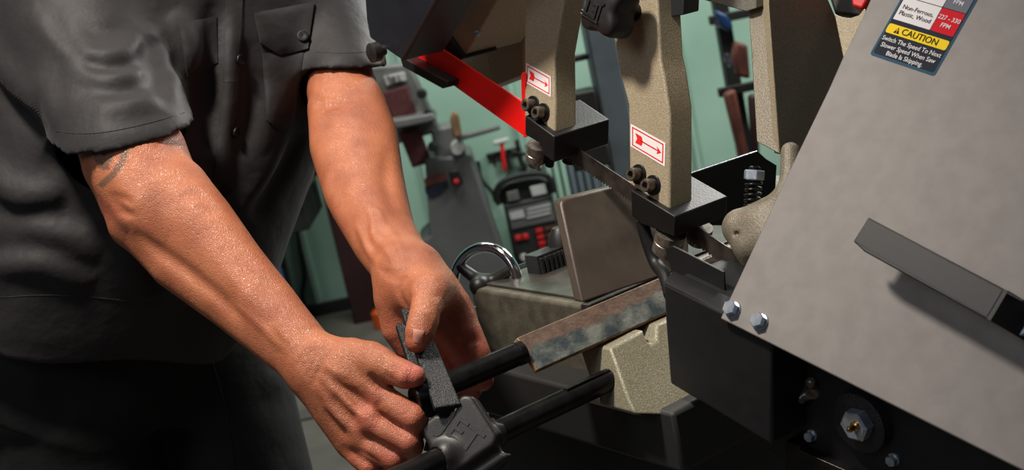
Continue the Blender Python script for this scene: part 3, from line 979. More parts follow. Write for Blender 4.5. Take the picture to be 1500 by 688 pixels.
# curved shell of the wheel housing showing above the cover edge
shell = [on(x, y, PP + NP * .03, NP) for x, y in ((1222, 20), (1232, 24), (1245, 26), (1258, 22), (1266, 12), (1285, 60), (1262, 110), (1236, 90))]
prism('wheel_housing_rim', shell, NP * .02, 'cast', SAW, .001)
pxprism('wheel_hub', [(1196, -60), (1222, 20), (1262, 24), (1300, -60)], PP + NP * .15, NP, NP * .03, 'dark_bg', SAW, .003)
pxprism('red_wheel_cap', [(1242, -30), (1248, 8), (1262, 12), (1275, -10), (1275, -30)], PP + NP * .12, NP, NP * .02, 'bright_red', SAW, .002)

# handle on the cover
HPn = PP - NP * .042
hv = [prism_vf([on(x, y, HPn, NP) for x, y in ((1272, 318), (1471, 423), (1445, 467), (1266, 368), (1250, 353))], NP * .003)]
# returned top flange and lower lip
a, b = on(1272, 318, HPn, NP), on(1500, 439, HPn, NP)
hv.append(prism_vf([a, b, b + (-nrm(np.cross(b - a, NP))) * 0 + NP * .012, a + NP * .012], nrm(np.cross(NP, b - a)) * .002))
a2, b2 = on(1251, 355, HPn, NP), on(1446, 467, HPn, NP)
hv.append(prism_vf([a2, b2, b2 + NP * .012, a2 + NP * .012], nrm(np.cross(b2 - a2, NP)) * .002))
V, Fc = orient(*join(hv))
handle = mesh_obj('cover_handle', V, Fc, 'black_sheet', cover, 40, .0008)
t1, t2 = on(1471, 423, HPn, NP), on(1445, 467, HPn, NP)
ft = [t1, t2, t2 + NP * .04 + nrm(G1) * .012, t1 + NP * .04 + nrm(G1) * .012]
V, Fc = prism_vf(ft, G1 * .003)
f2 = [ft[3], ft[2], ft[2] + G1 * .045, ft[3] + G1 * .045]
V, Fc = orient(*join([(V, Fc), prism_vf([p - NP * .0015 for p in f2], NP * .003)]))
foot = mesh_obj('handle_foot', V, Fc, 'black_sheet', cover, 40)
hexbolt('hex_bolt', on(1503, 482, PP - NP * .004, NP), -NP, .0118, .006, 'zinc', cover)
# speed label ---------------------------------------------------------------------
lo_ = on(1274, 80, PP, NP); lX = on(1366, 111, PP, NP) - lo_; LW = np.linalg.norm(lX); lX = nrm(lX)
lY = np.cross(lX, -NP); lY = lY if lY @ U > 0 else -lY
lab_V = []; lab_F = []; lab_m = []
LM = ['label_rim', 'label_dark', 'label_white', 'label_red', 'label_grey', 'label_yellow', 'label_ink']


def lp(u, v_, lay):
    return lo_ + lX * u * LW + lY * v_ * LW - NP * (.0003 + .0002 * lay)


def ladd(P2, Fs, lay, m_):
    k = len(lab_V)
    P = [lp(u, v_, lay) for u, v_ in P2]; lab_V.extend(P)
    for f in Fs:
        nn = np.cross(P[f[1]] - P[f[0]], P[f[2]] - P[f[0]])
        lab_F.append([i + k for i in (f if nn @ -NP > 0 else f[::-1])]); lab_m.append(m_)


def rrect(x0, y0, x1, y1, r, lay, m_):
    pts = []
    for cx, cy, a0 in ((x1 - r, y1 - r, 0), (x0 + r, y1 - r, 90), (x0 + r, y0 + r, 180), (x1 - r, y0 + r, 270)):
        for k in range(5):
            a = math.radians(a0 + 22.5 * k); pts.append((cx + r * math.cos(a), cy + r * math.sin(a)))
    ladd(pts, [list(range(len(pts)))], lay, m_)


def ltext(s, cx, cy, size, m_, sx=1., bold=0.):
    V2, F2 = text_vf(s, 1., bold)
    ladd([(cx + v_[0] * size * sx, cy + v_[1] * size) for v_ in V2], F2, 4, m_)



def label_uv(px, py):
    q = on(px, py, PP, NP) - lo_
    return float(q @ lX) / LW, float(q @ lY) / LW


rrect(0, 0, 1.03, 2.35, .04, 0, 0)
rrect(.035, .04, .995, 2.31, .03, 1, 1)
rrect(.04, .352, .985, .485, .03, 2, 5)
for i_ in range(5):
    y0 = .55 + .335 * i_
    rrect(.05, y0, .63, y0 + .325, .01, 2, 2)
    rrect(.64, y0, .985, y0 + .325, .01, 2, 3 if i_ == 0 else 4)
ltext('CAUTION', .56, .418, .125, 6, bold=.006)
ladd([(.16, .375), (.25, .375), (.205, .46)], [[0, 1, 2]], 3, 6)
ladd([(.199, .40), (.211, .40), (.211, .438), (.199, .438)], [[0, 1, 2, 3]], 4, 5)
ladd([(.199, .384), (.211, .384), (.211, .394), (.199, .394)], [[0, 1, 2, 3]], 4, 5)
ltext('Switch The Speed To Next', .515, .272, .088, 2, .95, .008)
ltext('Slower Speed When Saw', .515, .178, .088, 2, .95, .008)
ltext('Blade Is Skipping.', .515, .086, .088, 2, .95, .008)
ltext('Non-Ferrous,', .34, .745, .088, 6)
ltext('Plastic, Wood', .34, .655, .088, 6)
ltext('227 - 330', .815, .755, .085, 2, bold=.008)
ltext('FPM', .815, .655, .085, 2, bold=.008)
ltext('- 227', .855, 1.09, .085, 2, bold=.008)
ltext('FPM', .815, .99, .085, 2, bold=.008)
mesh_obj('speed_label', lab_V, lab_F, None, cover, mats=LM, midx=lab_m)

# black chip guard under the near guide ----------------------------------------
GP = PX(1000, 480, 1.09)
g_front = [on(x, y, GP, E2) for x, y in ((971, 414), (1068, 462), (1130, 493), (1130, 652), (981, 562), (974, 470))]
guard = prism('chip_guard', g_front, E2 * .08, 'black_sheet', SAW, .003, seg=3)
tf = [on(971, 414, GP, E2), on(1068, 462, GP, E2), on(1074, 438, GP + E2 * .018, E2), on(985, 397, GP + E2 * .018, E2)]
prism('chip_guard_slope', tf, nrm(E2 - .3 * E3) * .003, 'black_sheet', SAW, .0008)
pxprism('chip_guard_flap', [(974, 364), (985, 360), (1040, 388), (1060, 398), (1062, 430), (1040, 420), (984, 399)], GP + E2 * .03, E2, E2 * .002, 'black_sheet', SAW, .0006)

# under the cover: gearbox plate, spindle nut, wing knob ---------------------------
UP0 = PX(1230, 610, 1.03)
pxprism('gearbox_plate', [(1128, 660), (1160, 560), (1130, 480), (1290, 480), (1420, 560), (1520, 640), (1520, 760), (1240, 720)], UP0, E2, E2 * .03, 'black_sheet', SAW, .002)
pxprism('gearbox_rail', [(1150, 646), (1172, 652), (1172, 660), (1330, 730), (1150, 700)], UP0 - E2 * .012, E2, E2 * .02, 'black_oxide', SAW, .001)
boss = lathe('spindle_boss', on(1268, 613, UP0, E2), -E2, [(0, .027), (.010, .026), (.012, .022), (.012, 0)], 'black_cast', SAW, 32)
lathe('hex_nut', on(1262, 618, UP0 - E2 * .012, E2), -E2, [(0, .0125), (.001, .0135), (.010, .0135), (.012, .011), (.012, .006), (.009, 0)], 'zinc', boss, 6, 30)
lathe('grease_nipple', on(1256, 622, UP0 - E2 * .022, E2), -E2, [(0, .004), (.004, .004), (.005, .0026), (.010, .0026), (.012, .0015), (.012, 0)], 'brass', boss, 14)
for x, y in ((1190, 637), (1310, 672)):
    hexbolt('hex_bolt', on(x, y, UP0, E2), -E2, .0085, .005, 'zinc', SAW)
wk = on(1184, 556, GP + E2 * .052, E2)
v = Vol(wk - .05, wk + .05, .0013)
wd_ = nrm(D(.35, -.6, -.6))
wa, wb, wc = frame(wd_)
v.cap(wk - wd_ * .004, wk + wd_ * .012, .008, .0085, .002)
for s_ in range(4):
    a_ = s_ * math.pi / 2 + .5
    dr = math.cos(a_) * wa + math.sin(a_) * wb
    v.cap(wk + wd_ * .010, wk + wd_ * .011 + dr * .014, .0055, .005, .004)
P, Q = v.mesh()
mesh_obj('wing_knob', P, Q, 'steel_dark', SAW, 179)

# base casting, bed, vise ------------------------------------------------------------
FP = PX(917, 560, 1.125)                     # its near side, facing across the feed direction
base = pxprism('base_casting', [(894, 510), (930, 490), (943, 483), (947, 498), (954, 504), (962, 499), (962, 476), (990, 464), (1080, 430), (1150, 612), (930, 606), (917, 576)],
               FP, nrm(H1 + .75 * U), -H1 * .05, 'cast_base', SAW, .003, 3)
pxprism('base_lower_step', [(914, 575), (1011, 583), (1150, 590), (1150, 640), (1051, 613), (930, 608), (924, 600)], FP - H1 * .004, H1, -H1 * .07, 'cast_base', SAW, .003)
bc = PX(860, 449, 1.235)                     # near top corner of the bed's end face
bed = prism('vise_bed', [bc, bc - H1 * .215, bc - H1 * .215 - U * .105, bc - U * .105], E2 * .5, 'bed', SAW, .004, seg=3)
prism('bed_way', [bc - H1 * .012 + E2 * .012 + U * .0002, bc - H1 * .20 + E2 * .012 + U * .0002, bc - H1 * .20 + E2 * .012 + U * .003, bc - H1 * .012 + E2 * .012 + U * .003], E2 * .45, 'bedtop', SAW, .0008)
b2_ = bc + H1 * .03 - U * .07 + E2 * .03
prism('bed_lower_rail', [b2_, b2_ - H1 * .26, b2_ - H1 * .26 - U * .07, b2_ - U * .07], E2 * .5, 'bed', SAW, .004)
JP = PX(853, 442, 1.225)
pxprism('vise_jaw', [(822, 300), (823, 294), (829, 290), (905, 271), (1010, 244), (1010, 392), (965, 406), (853, 443)], JP, nrm(H1 + .4 * U), -H1 * .014, 'jaw', SAW, .0025, 3)
# stand down to the floor
sc_ = FP - H1 * .02 + E2 * .02
sc_ = np.array([*on(917, 600, FP, H1)[:2], 0]); zt = on(917, 600, FP, H1)[2] - .004
st0 = sc_ - H1 * .33 + E2 * .05
prism('saw_stand', [np.array([*(st0 + a_ * H1 + b_ * E2)[:2], zt - .06]) for a_, b_ in ((0, 0), (.34, 0), (.34, .66), (0, .66))], -U * (zt - .06), 'dark_bg', SAW, .004)
st1 = sc_ - H1 * .36 + E2 * .02
prism('chip_pan', [np.array([*(st1 + a_ * H1 + b_ * E2)[:2], zt]) for a_, b_ in ((0, 0), (.40, 0), (.40, .72), (0, .72))], -U * .06, 'dark_bg', SAW, .004)

# vise hand wheel ----------------------------------------------------------------------
WC = PX(711, 418, 1.42); wn = nrm(-E2 * .8 + H1 * .35 + U * .25)
hw = sweep('handwheel_rim', [WC + .044 * (math.cos(a_) * frame(wn)[0] + math.sin(a_) * frame(wn)[1]) for a_ in np.linspace(0, 2 * math.pi, 64, endpoint=False)],
           .0062, 'chrome', SAW, 14, True)
fx, fy, fz = frame(wn)
v = Vol(WC - .06, WC + .06, .002)
v.cap(WC - wn * .01, WC + wn * .012, .013, .012, .003)
for k_ in range(3):
    a_ = math.radians(25 + 120 * k_)
    dr = math.cos(a_) * fx + math.sin(a_) * fy
    v.cap(WC, WC + dr * .043, .0085, .006, .008)
P, Q = v.mesh(); mesh_obj('handwheel_spider', P, Q, 'black_plastic', SAW, 179)
rod('vise_screw', WC, WC + E2 * .16, .009, 'black_oxide', SAW, 20)
# toothed rack behind the bed
rc = PX(786, 408, 1.40)
rk = [box_vf(rc + E2 * .028 + U * .013, (E2, U, -H1), (.03, .015, .012))]
for k_ in range(9):
    rk.append(box_vf(rc + E2 * (.002 + .0065 * k_) + U * .012 + H1 * .0135, (E2, U, -H1), (.0021, .013, .0022)))
V, Fc = join(rk)
mesh_obj('toothed_rack', V, Fc, 'black_cast', SAW, None, .0006)
lathe('rack_knob', rc + E2 * .045 + U * .028, U, [(0, .016), (.012, .014), (.02, .008), (.02, 0)], 'black_plastic', SAW, 20)

# ------------------------------------------------------------------ work piece and work stop
wl = PX(757, 494, 1.118)                      # top left end of the bar's ridge
leg = nrm(-U * .80 + H1 * .62); leg2 = nrm(-H1 * .80 - U * .62)
wd2, th, Lw = .036, .0075, .34
nrm_face = nrm(np.cross(leg, E2)); nrm_face = nrm_face if nrm_face @ -FW > 0 else -nrm_face
Lx = [wl, wl + leg * wd2, wl + leg * wd2 - nrm_face * th, wl - nrm_face * th + leg * th, wl - nrm_face * wd2 + leg * th, wl - nrm_face * wd2]
nseg = 2
V = []; Fc = []; mi = []
for s_ in (0, 1):
    V += [p + E2 * Lw * s_ for p in Lx]
n6 = len(Lx)
for i in range(n6):
    j = (i + 1) % n6
    Fc.append([i, j, n6 + j, n6 + i]); mi.append(1 if i == 1 else 0)
Fc += [list(range(n6))[::-1], list(range(n6, 2 * n6))]; mi += [1, 1]
V, Fc = [np.asarray(q) for q in V], Fc
work = mesh_obj('steel_angle_bar', V, Fc, None, None, 40, .0012, mats=['work', 'rust_edge'], midx=mi)
bm = bmesh.new(); bm.from_mesh(work.data); bmesh.ops.recalc_face_normals(bm, faces=bm.faces)
bm.to_mesh(work.data); bm.free()
at = work.data.attributes.new('across', 'FLOAT', 'POINT')
at.data.foreach_set('value', [0. if (i % n6) in (0, 3, 4, 5) else 1. for i in range(2 * n6)])
tag(work, 'rusty steel angle bar with bluish mill scale lying on the vise bed', 'steel bar')

r_end = PX(893, 556, 1.142)                   # lower rod meets the casting
STOP = thing('work_stop', r_end - E2 * .15 - U * .02, 'black rod work stop with lettered clamp casting and two flat paddles', 'work stop')
r0_ = r_end - E2 * .30
rod('guide_rod', r0_, r_end + E2 * .02, .0105, 'black_oxide', STOP, 40, .0008)
kw = r_end - E2 * .055 + nrm(U + .2 * H1) * .0105
V, Fc = box_vf(kw + E2 * .028, (E2, H1, U), (.026, .0032, .0014))
mesh_obj('rod_key', V, Fc, 'black_oxide', STOP, None, .0006)
s_end = wl + leg * .014 - E2 * .0015 - nrm_face * .003
s_st = s_end - E2 * .118
rod('stop_rod', s_st, s_end, .0105, 'black_oxide', STOP, 40, .001)
lathe('rod_tip', s_end - E2 * .0002, -E2, [(0, .0111), (.006, .0111), (.0065, .0105), (.0065, 0)], 'black_oxide', STOP, 40)
# clamp casting on the lower rod
cc_ = r_end - E2 * .160
v = Vol(cc_ - .07, cc_ + .07, .0013)
nF = nrm(-FW + .35 * U - .2 * RT)             # the lettered face
cX = nrm(E2 - (E2 @ nF) * nF); cY = np.cross(nF, cX); cY = cY if cY @ U > 0 else -cY


def rbox(c, ax, half, r):
    def fn(X):
        q = []
        for a_, h_ in zip(ax, half):
            q.append(np.abs((X[0] - c[0]) * a_[0] + (X[1] - c[1]) * a_[1] + (X[2] - c[2]) * a_[2]) - (h_ - r))
        o_ = np.sqrt(np.maximum(q[0], 0) ** 2 + np.maximum(q[1], 0) ** 2 + np.maximum(q[2], 0) ** 2)
        return o_ + np.minimum(np.maximum(np.maximum(q[0], q[1]), q[2]), 0) - r
    return fn


cap_c = cc_ + nF * .010 + cY * .008
v.put(cc_ - .07, cc_ + .07, rbox(cap_c, (cX, cY, nF), (.0275, .0265, .012), .004), .003)
v.put(cc_ - .07, cc_ + .07, rbox(cc_ - cY * .016, (E2, cY, nF), (.017, .016, .014), .005), .006)
v.cap(cc_ - E2 * .024, cc_ + E2 * .024, .0145, .0145, .005)
for sx_, sy_ in ((-1, -1), (-1, 1), (1, 1), (1, -1)):
    p_ = cap_c + cX * .0300 * sx_ + cY * .0290 * sy_
    v.cap(p_ - nF * .03, p_ + nF * .03, .0085, .0085, .003, 'sub')
for sx_ in (-1, 1):
    p_ = cap_c + cX * .0345 * sx_
    v.cap(p_ - nF * .03, p_ + nF * .03, .0055, .0055, .003, 'sub')
v.cap(cap_c + cX * .004 + cY * .030 - nF * .03, cap_c + cX * .004 + cY * .030 + nF * .03, .012, .012, .002, 'sub')
v.cap(cc_ - E2 * .05, cc_ + E2 * .05, .0106, .0106, .001, 'sub')
P, Q = v.mesh(); P = smooth_pts(P, Q, 2)
clamp = mesh_obj('clamp_casting', P, Q, 'black_plastic', STOP, 179)
lc_ = cap_c + nF * .0112
tx = nrm(on(704, 618, lc_, nF) - on(668, 592, lc_, nF)); ty = np.cross(nF, tx)
letters('JET', lc_ + cX * .002 - cY * .001, tx, ty, nF, .028, .0016, 'black_plastic', clamp)
# two flat paddles that clamp the upper rod
pd = [(PX(594, 447, 1.066), PX(640, 590, 1.045)), ]
pa, pb = PX(587, 451, 1.112), PX(637, 597, 1.034)
dp = nrm(pb - pa)
wdir = nrm(E2 - (E2 @ dp) * dp)
fn_ = np.cross(dp, wdir); fn_ = fn_ if fn_ @ -FW > 0 else -fn_
fn2 = nrm(fn_ * .8 + wdir * .0)
wide = nrm(D(.93, -.3, -.1)); wide = nrm(wide - (wide @ dp) * dp)
fnn = np.cross(dp, wide); fnn = fnn if fnn @ -FW > 0 else -fnn
V, Fc = prism_vf([pa, pa + wide * .018, pb + wide * .0235, pb], -fnn * .006)
mesh_obj('paddle', V, Fc, 'black_cast', STOP, 40, .0014)
pa2, pb2 = PX(580, 473, 1.118), PX(624, 606, 1.05)
V, Fc = prism_vf([pa2, pa2 + wide * .010, pb2 + wide * .010, pb2], -fnn * .007)
mesh_obj('paddle', V, Fc, 'black_cast', STOP, 40, .0012)
V, Fc = box_vf(s_st + E2 * .012 - U * .006, (E2, H1, U), (.012, .010, .010))
mesh_obj('clamp_nut', V, Fc, 'black_oxide', STOP, 40, .001)
V, Fc = prism_vf([PX(640, 585, 1.055), PX(668, 592, 1.055), PX(650, 665, 1.05), PX(620, 660, 1.05)], FW * .012)
mesh_obj('clamp_link', V, Fc, 'black_oxide', STOP, 40, .001)

# ------------------------------------------------------------------ person
hipP = PX(190, 500, 1.53); neckP = PX(290, -150, 1.41)
axT = nrm(neckP - hipP); LT = np.linalg.norm(neckP - hipP)
fac = D(.57, .0, -.82); fac = nrm(fac - (fac @ axT) * axT)
lat = np.cross(axT, fac); lat = lat if lat @ RT > 0 else -lat     # towards the person's left hand
PER = thing('person', np.array([hipP[0], hipP[1], 0]),
            'person in charcoal work shirt and black trousers bending over the saw with bare forearms', 'person')

# joints (pixel, pixel, depth)
RS = PX(92, -60, 1.35); RE = PX(222, 282, 1.21); RW = PX(458, 545, 1.095)
LS = PX(468, -80, 1.53); LE = PX(512, 165, 1.385); LWr = PX(601, 398, 1.165)


def J(L):
    return [(PX(x, y, z), r) for x, y, z, r in L]


marks_pts = []        # (point, radius, strength) reddish areas


def grid_for(pts, m_, vox):
    P = np.array([p for p, r in pts]); return Vol(P.min(0) - m_, P.max(0) + m_, vox)


VOX = .0019
# ---- right arm (bare from the sleeve hem down) and hand
armR = J([(120, 40, 1.315, .040), (158, 140, 1.268, .044), (180, 194, 1.246, .0475), (198, 232, 1.222, .0515), (232, 298, 1.200, .0455), (278, 354, 1.188, .0375), (320, 398, 1.170, .0335),
          (365, 442, 1.148, .0285), (410, 482, 1.124, .0245), (440, 508, 1.108, .0225), (465, 532, 1.096, .0225)])
va = grid_for(armR + J([(640, 700, 1.02, .1), (60, 20, 1.3, .1)]), .07, VOX)
va.chain(armR, .01)
va.chain(J([(262, 280, 1.19, .030), (298, 326, 1.172, .030), (345, 384, 1.152, .026), (400, 440, 1.128, .020), (440, 490, 1.105, .016)]), .016)      # brachioradialis
va.chain(J([(190, 330, 1.207, .016), (176, 306, 1.217, .0135), (170, 290, 1.225, .012)]), .02)                                        # olecranon
va.chain(J([(192, 332, 1.203, .016), (252, 392, 1.182, .0195), (330, 452, 1.155, .016), (424, 532, 1.108, .0125), (438, 545, 1.1, .0125)]), .014)   # ulna
# back of the hand
va.chain(J([(462, 535, 1.097, .023), (488, 560, 1.088, .0215), (518, 588, 1.080, .0175), (540, 602, 1.078, .015)]), .014)
va.chain(J([(470, 526, 1.09, .016), (505, 546, 1.080, .0165), (540, 570, 1.072, .014), (555, 580, 1.068, .0128)]), .012)        # index metacarpal
va.chain(J([(470, 545, 1.088, .016), (500, 578, 1.078, .0148), (530, 608, 1.070, .0138), (539, 616, 1.068, .0128)]), .012)        # middle
va.chain(J([(464, 556, 1.09, .016), (492, 598, 1.081, .0145), (516, 632, 1.075, .0130), (524, 640, 1.074, .012)]), .012)          # ring
va.chain(J([(458, 560, 1.098, .015), (482, 606, 1.089, .013), (506, 644, 1.085, .0118), (512, 652, 1.084, .011)]), .012)         # little
# thumb side
va.chain(J([(478, 524, 1.09, .016), (515, 522, 1.078, .0168), (543, 527, 1.068, .0152), (556, 532, 1.063, .014)]), .014)
va.chain(J([(515, 545, 1.08, .015), (545, 556, 1.073, .012)]), .016)
va.chain(J([(543, 526, 1.068, .0145), (568, 538, 1.058, .0128), (594, 549, 1.051, .0122), (607, 551, 1.049, .0098)]), .005)
# fingers: knuckle, middle joint, end joint, tip
va.chain(J([(553, 579, 1.068, .0125), (582, 596, 1.056, .0118), (605, 610, 1.050, .0118), (609, 616, 1.054, .0115), (608, 630, 1.072, .0105), (592, 628, 1.086, .0092)]), .003)
va.chain(J([(537, 615, 1.067, .0125), (570, 632, 1.058, .0116), (599, 646, 1.053, .0114), (603, 651, 1.058, .011), (600, 663, 1.076, .0102), (584, 658, 1.088, .009)]), .003)
va.chain(J([(523, 640, 1.074, .0118), (548, 657, 1.065, .011), (576, 671, 1.060, .0108), (580, 675, 1.064, .0104), (576, 686, 1.082, .0095), (562, 680, 1.092, .0085)]), .003)
va.chain(J([(511, 652, 1.083, .0106), (526, 669, 1.074, .0098), (541, 682, 1.069, .0095), (545, 685, 1.073, .0092), (543, 692, 1.088, .0085), (534, 688, 1.098, .0078)]), .003)
# knuckle bumps
for x, y, z, r in ((554, 577, 1.060, .0075), (538, 612, 1.059, .008), (522, 637, 1.066, .007), (509, 648, 1.077, .006)):
    va.cap(PX(x, y, z), PX(x + 3, y + 3, z), r, r, .006)


def bvh_of(P, Q):
    return BVHTree.FromPolygons([tuple(p) for p in P], [tuple(int(i) for i in q) for q in Q])


def hit(bv, px, py):
    d = nrm(D((px - CX) / F, (CY - py) / F, 1))
    loc, n_, i_, ds = bv.ray_cast(Vector(CAM), Vector(d))
    if loc is None:
        return None
    n_ = np.array(n_); n_ = n_ if n_ @ d < 0 else -n_
    return np.array(loc), n_


def surf_ridges(vols, specs, mesh_from=None):
    """folds, veins and creases laid along the present surface"""
    bv = bvh_of(*(mesh_from or vols[0]).mesh())
    for pts, w_, a_ in specs:
        pp = spline([np.array([*p, 0.]) for p in pts], 5) if len(pts) > 2 else [np.array([*p, 0.]) for p in pts]
        out = [h_[0] for h_ in (hit(bv, p[0], p[1]) for p in pp) if h_ is not None]
        if len(out) < 2:
            continue
        run = [[out[0]]]
        for a, b in zip(out, out[1:]):
            if np.linalg.norm(b - a) > .06:
                run.append([])
            run[-1].append(b)
        for r_ in run:
            if len(r_) > 1:
                for v_ in vols:
                    v_.ridge(r_, w_, a_)


surf_ridges([va], [(p_, w_, a_ * 1.4) for p_, w_, a_ in [
    ([(196, 338), (232, 366), (275, 398), (322, 436), (360, 468)], .007, -.0030),      # edge of the ulna
    ([(160, 292), (176, 304), (190, 322)], .005, -.0022), ([(166, 310), (184, 312), (200, 316)], .004, -.0018), ([(156, 285), (178, 290), (196, 300)], .004, -.0015),
    ([(262, 290), (288, 286), (306, 300), (312, 318)], .007, -.0022), ([(240, 200), (262, 240), (280, 268)], .014, -.002),
    ([(330, 360), (372, 404), (410, 450)], .010, -.0018), ([(300, 350), (350, 410), (400, 462)], .012, .0014),
    ([(402, 470), (420, 494), (438, 510)], .005, .0012), ([(352, 380), (372, 392), (392, 424)], .004, .0010), ([(330, 440), (370, 466), (404, 500), (430, 520)], .004, .0010),
    # tendons
    ([(470, 532), (510, 552), (550, 576)], .0042, .0018), ([(466, 548), (504, 584), (536, 612)], .0042, .0020), ([(460, 560), (494, 606), (520, 636)], .0040, .0018),
    ([(490, 556), (520, 582), (544, 598)], .006, -.0022), ([(484, 580), (510, 608), (528, 626)], .0055, -.0020), ([(476, 596), (496, 628), (514, 644)], .005, -.0018),
    # veins
    ([(488, 540), (504, 560), (524, 566), (536, 588)], .0030, .0014), ([(478, 566), (500, 576), (514, 596), (520, 606)], .0030, .0014), ([(474, 590), (492, 610), (508, 622)], .0028, .0012),
    ([(500, 530), (520, 548), (528, 566)], .0028, .0010),
    # wrist creases
    ([(478, 506), (462, 524), (448, 556)], .0026, -.0018), ([(470, 504), (454, 520), (440, 548)], .0026, -.0016), ([(486, 510), (472, 530), (456, 566)], .0026, -.0014), ([(460, 506), (446, 520), (434, 538)], .0026, -.0012),
    # web of the thumb, finger folds
    ([(540, 546), (552, 560), (566, 572)], .0035, -.0022), ([(562, 546), (574, 556), (590, 566)], .003, -.0012),
    ([(556, 604), (576, 618), (596, 630)], .0026, -.0026), ([(540, 636), (560, 648), (590, 662)], .0024, -.0024), ([(524, 658), (540, 668), (560, 680)], .0022, -.0020),
    ([(596, 596), (600, 606), (600, 618)], .0022, -.0010), ([(560, 580), (556, 590), (548, 598)], .0022, -.0008), ([(575, 530), (578, 540), (574, 552)], .002, -.0008), ([(582, 534), (584, 544), (580, 556)], .002, -.0008)]])
P1, Q1 = va.mesh(); P1 = smooth_pts(P1, Q1, 1)
print('R arm', len(P1))

# ---- left arm and hand
armL = J([(474, -20, 1.505, .032), (488, 60, 1.462, .034), (501, 130, 1.408, .0405), (514, 180, 1.372, .0415), (523, 228, 1.34, .0415), (538, 298, 1.28, .0345), (563, 355, 1.222, .0275), (586, 388, 1.182, .0255), (600, 404, 1.165, .0255)])
vb = grid_for(armL + J([(740, 620, 1.12, .1), (420, 20, 1.42, .1)]), .07, VOX)
vb.chain(armL, .01)
vb.chain(J([(482, 160, 1.375, .022), (488, 215, 1.345, .025), (506, 285, 1.29, .021), (546, 362, 1.222, .016), (572, 396, 1.18, .014)]), .012)
vb.chain(J([(532, 145, 1.378, .021), (551, 195, 1.348, .0225), (562, 255, 1.305, .020), (584, 335, 1.235, .0155), (612, 382, 1.175, .013)]), .012)
# hand: heel of the palm on the left, thumb in front, fingers to the right
vb.chain(J([(602, 402, 1.165, .0265), (610, 425, 1.155, .0275), (628, 452, 1.155, .0245), (645, 470, 1.157, .020)]), .02)
vb.chain(J([(590, 405, 1.165, .020), (582, 440, 1.165, .0205), (588, 478, 1.165, .0195), (602, 505, 1.168, .0165)]), .02)
vb.chain(J([(618, 400, 1.155, .018), (642, 420, 1.145, .018), (664, 446, 1.143, .0165), (672, 462, 1.143, .0152)]), .018)        # index metacarpal
vb.chain(J([(640, 440, 1.155, .017), (660, 476, 1.155, .0155)]), .016)
vb.chain(J([(620, 460, 1.165, .018), (645, 490, 1.168, .0155)]), .016)
# index finger
vb.chain(J([(669, 456, 1.143, .0152), (684, 486, 1.138, .0140), (697, 516, 1.136, .0135), (704, 535, 1.137, .0122), (707, 556, 1.144, .0105)]), .004)
# middle
vb.chain(J([(656, 474, 1.155, .0148), (668, 506, 1.152, .0138), (680, 534, 1.15, .013), (688, 556, 1.153, .0118), (690, 572, 1.158, .010)]), .004)
# ring, little
vb.chain(J([(640, 488, 1.166, .0145), (648, 520, 1.165, .0132), (656, 548, 1.163, .0125), (662, 568, 1.162, .0115), (660, 580, 1.158, .010)]), .004)
vb.chain(J([(620, 500, 1.172, .0135), (628, 530, 1.170, .0118), (634, 552, 1.166, .011), (638, 568, 1.162, .009)]), .004)
# thumb
vb.chain(J([(606, 410, 1.15, .020), (618, 420, 1.125, .0195), (632, 428, 1.107, .0172)]), .016)
vb.chain(J([(606, 425, 1.14, .016), (625, 440, 1.115, .015)]), .016)
vb.chain(J([(631, 426, 1.107, .0165), (625, 450, 1.090, .0142), (620, 470, 1.081, .0138), (615, 486, 1.077, .0132), (611, 499, 1.076, .0108)]), .005)
vb.cap(PX(648, 420, 1.12), PX(655, 426, 1.12), .009, .009, .012)
surf_ridges([vb], [(p_, w_, a_ * 1.4) for p_, w_, a_ in [
    ([(452, 140), (478, 156), (500, 150), (522, 134)], .008, -.0030), ([(470, 148), (486, 162), (502, 164)], .005, .0020),
    ([(480, 230), (500, 290), (530, 350)], .012, -.0015), ([(572, 210), (566, 260), (580, 320)], .008, -.0015),
    ([(530, 290), (546, 318), (548, 345), (566, 366), (580, 386)], .0038, .0026), ([(518, 326), (532, 350), (540, 368), (554, 386)], .0038, .0022),
    ([(548, 345), (560, 350), (572, 372)], .0032, .0020), ([(566, 326), (582, 358), (596, 382)], .0045, .0018), ([(540, 300), (556, 312), (562, 336)], .003, .0014),
    ([(552, 392), (578, 400), (606, 392)], .003, -.0014), ([(556, 400), (582, 408), (604, 402)], .003, -.0014),
    ([(642, 462), (660, 464), (682, 458)], .0030, -.0018), ([(644, 470), (664, 474), (684, 470)], .0026, -.0014), ([(668, 504), (684, 500), (700, 490)], .0028, -.0018),
    ([(650, 520), (668, 522), (684, 520)], .0028, -.0016), ([(660, 470), (664, 492), (672, 512)], .003, -.0022), ([(668, 506), (684, 532), (696, 558)], .0032, -.0045), ([(650, 522), (664, 544), (672, 562)], .003, -.004), ([(672, 508), (690, 500), (706, 498)], .0026, -.0020),
    ([(596, 404), (584, 420), (588, 440), (600, 452)], .0045, -.0030), ([(616, 408), (606, 420), (604, 434)], .004, .0014),
    ([(608, 462), (622, 465), (636, 462)], .0018, -.0008), ([(607, 468), (622, 471), (636, 467)], .0018, -.0008), ([(606, 476), (620, 478), (634, 474)], .0018, -.0006),
    ([(622, 430), (636, 434), (648, 430)], .003, -.0008)]])
P2, Q2 = vb.mesh(); P2 = smooth_pts(P2, Q2, 1)
print('L arm', len(P2))

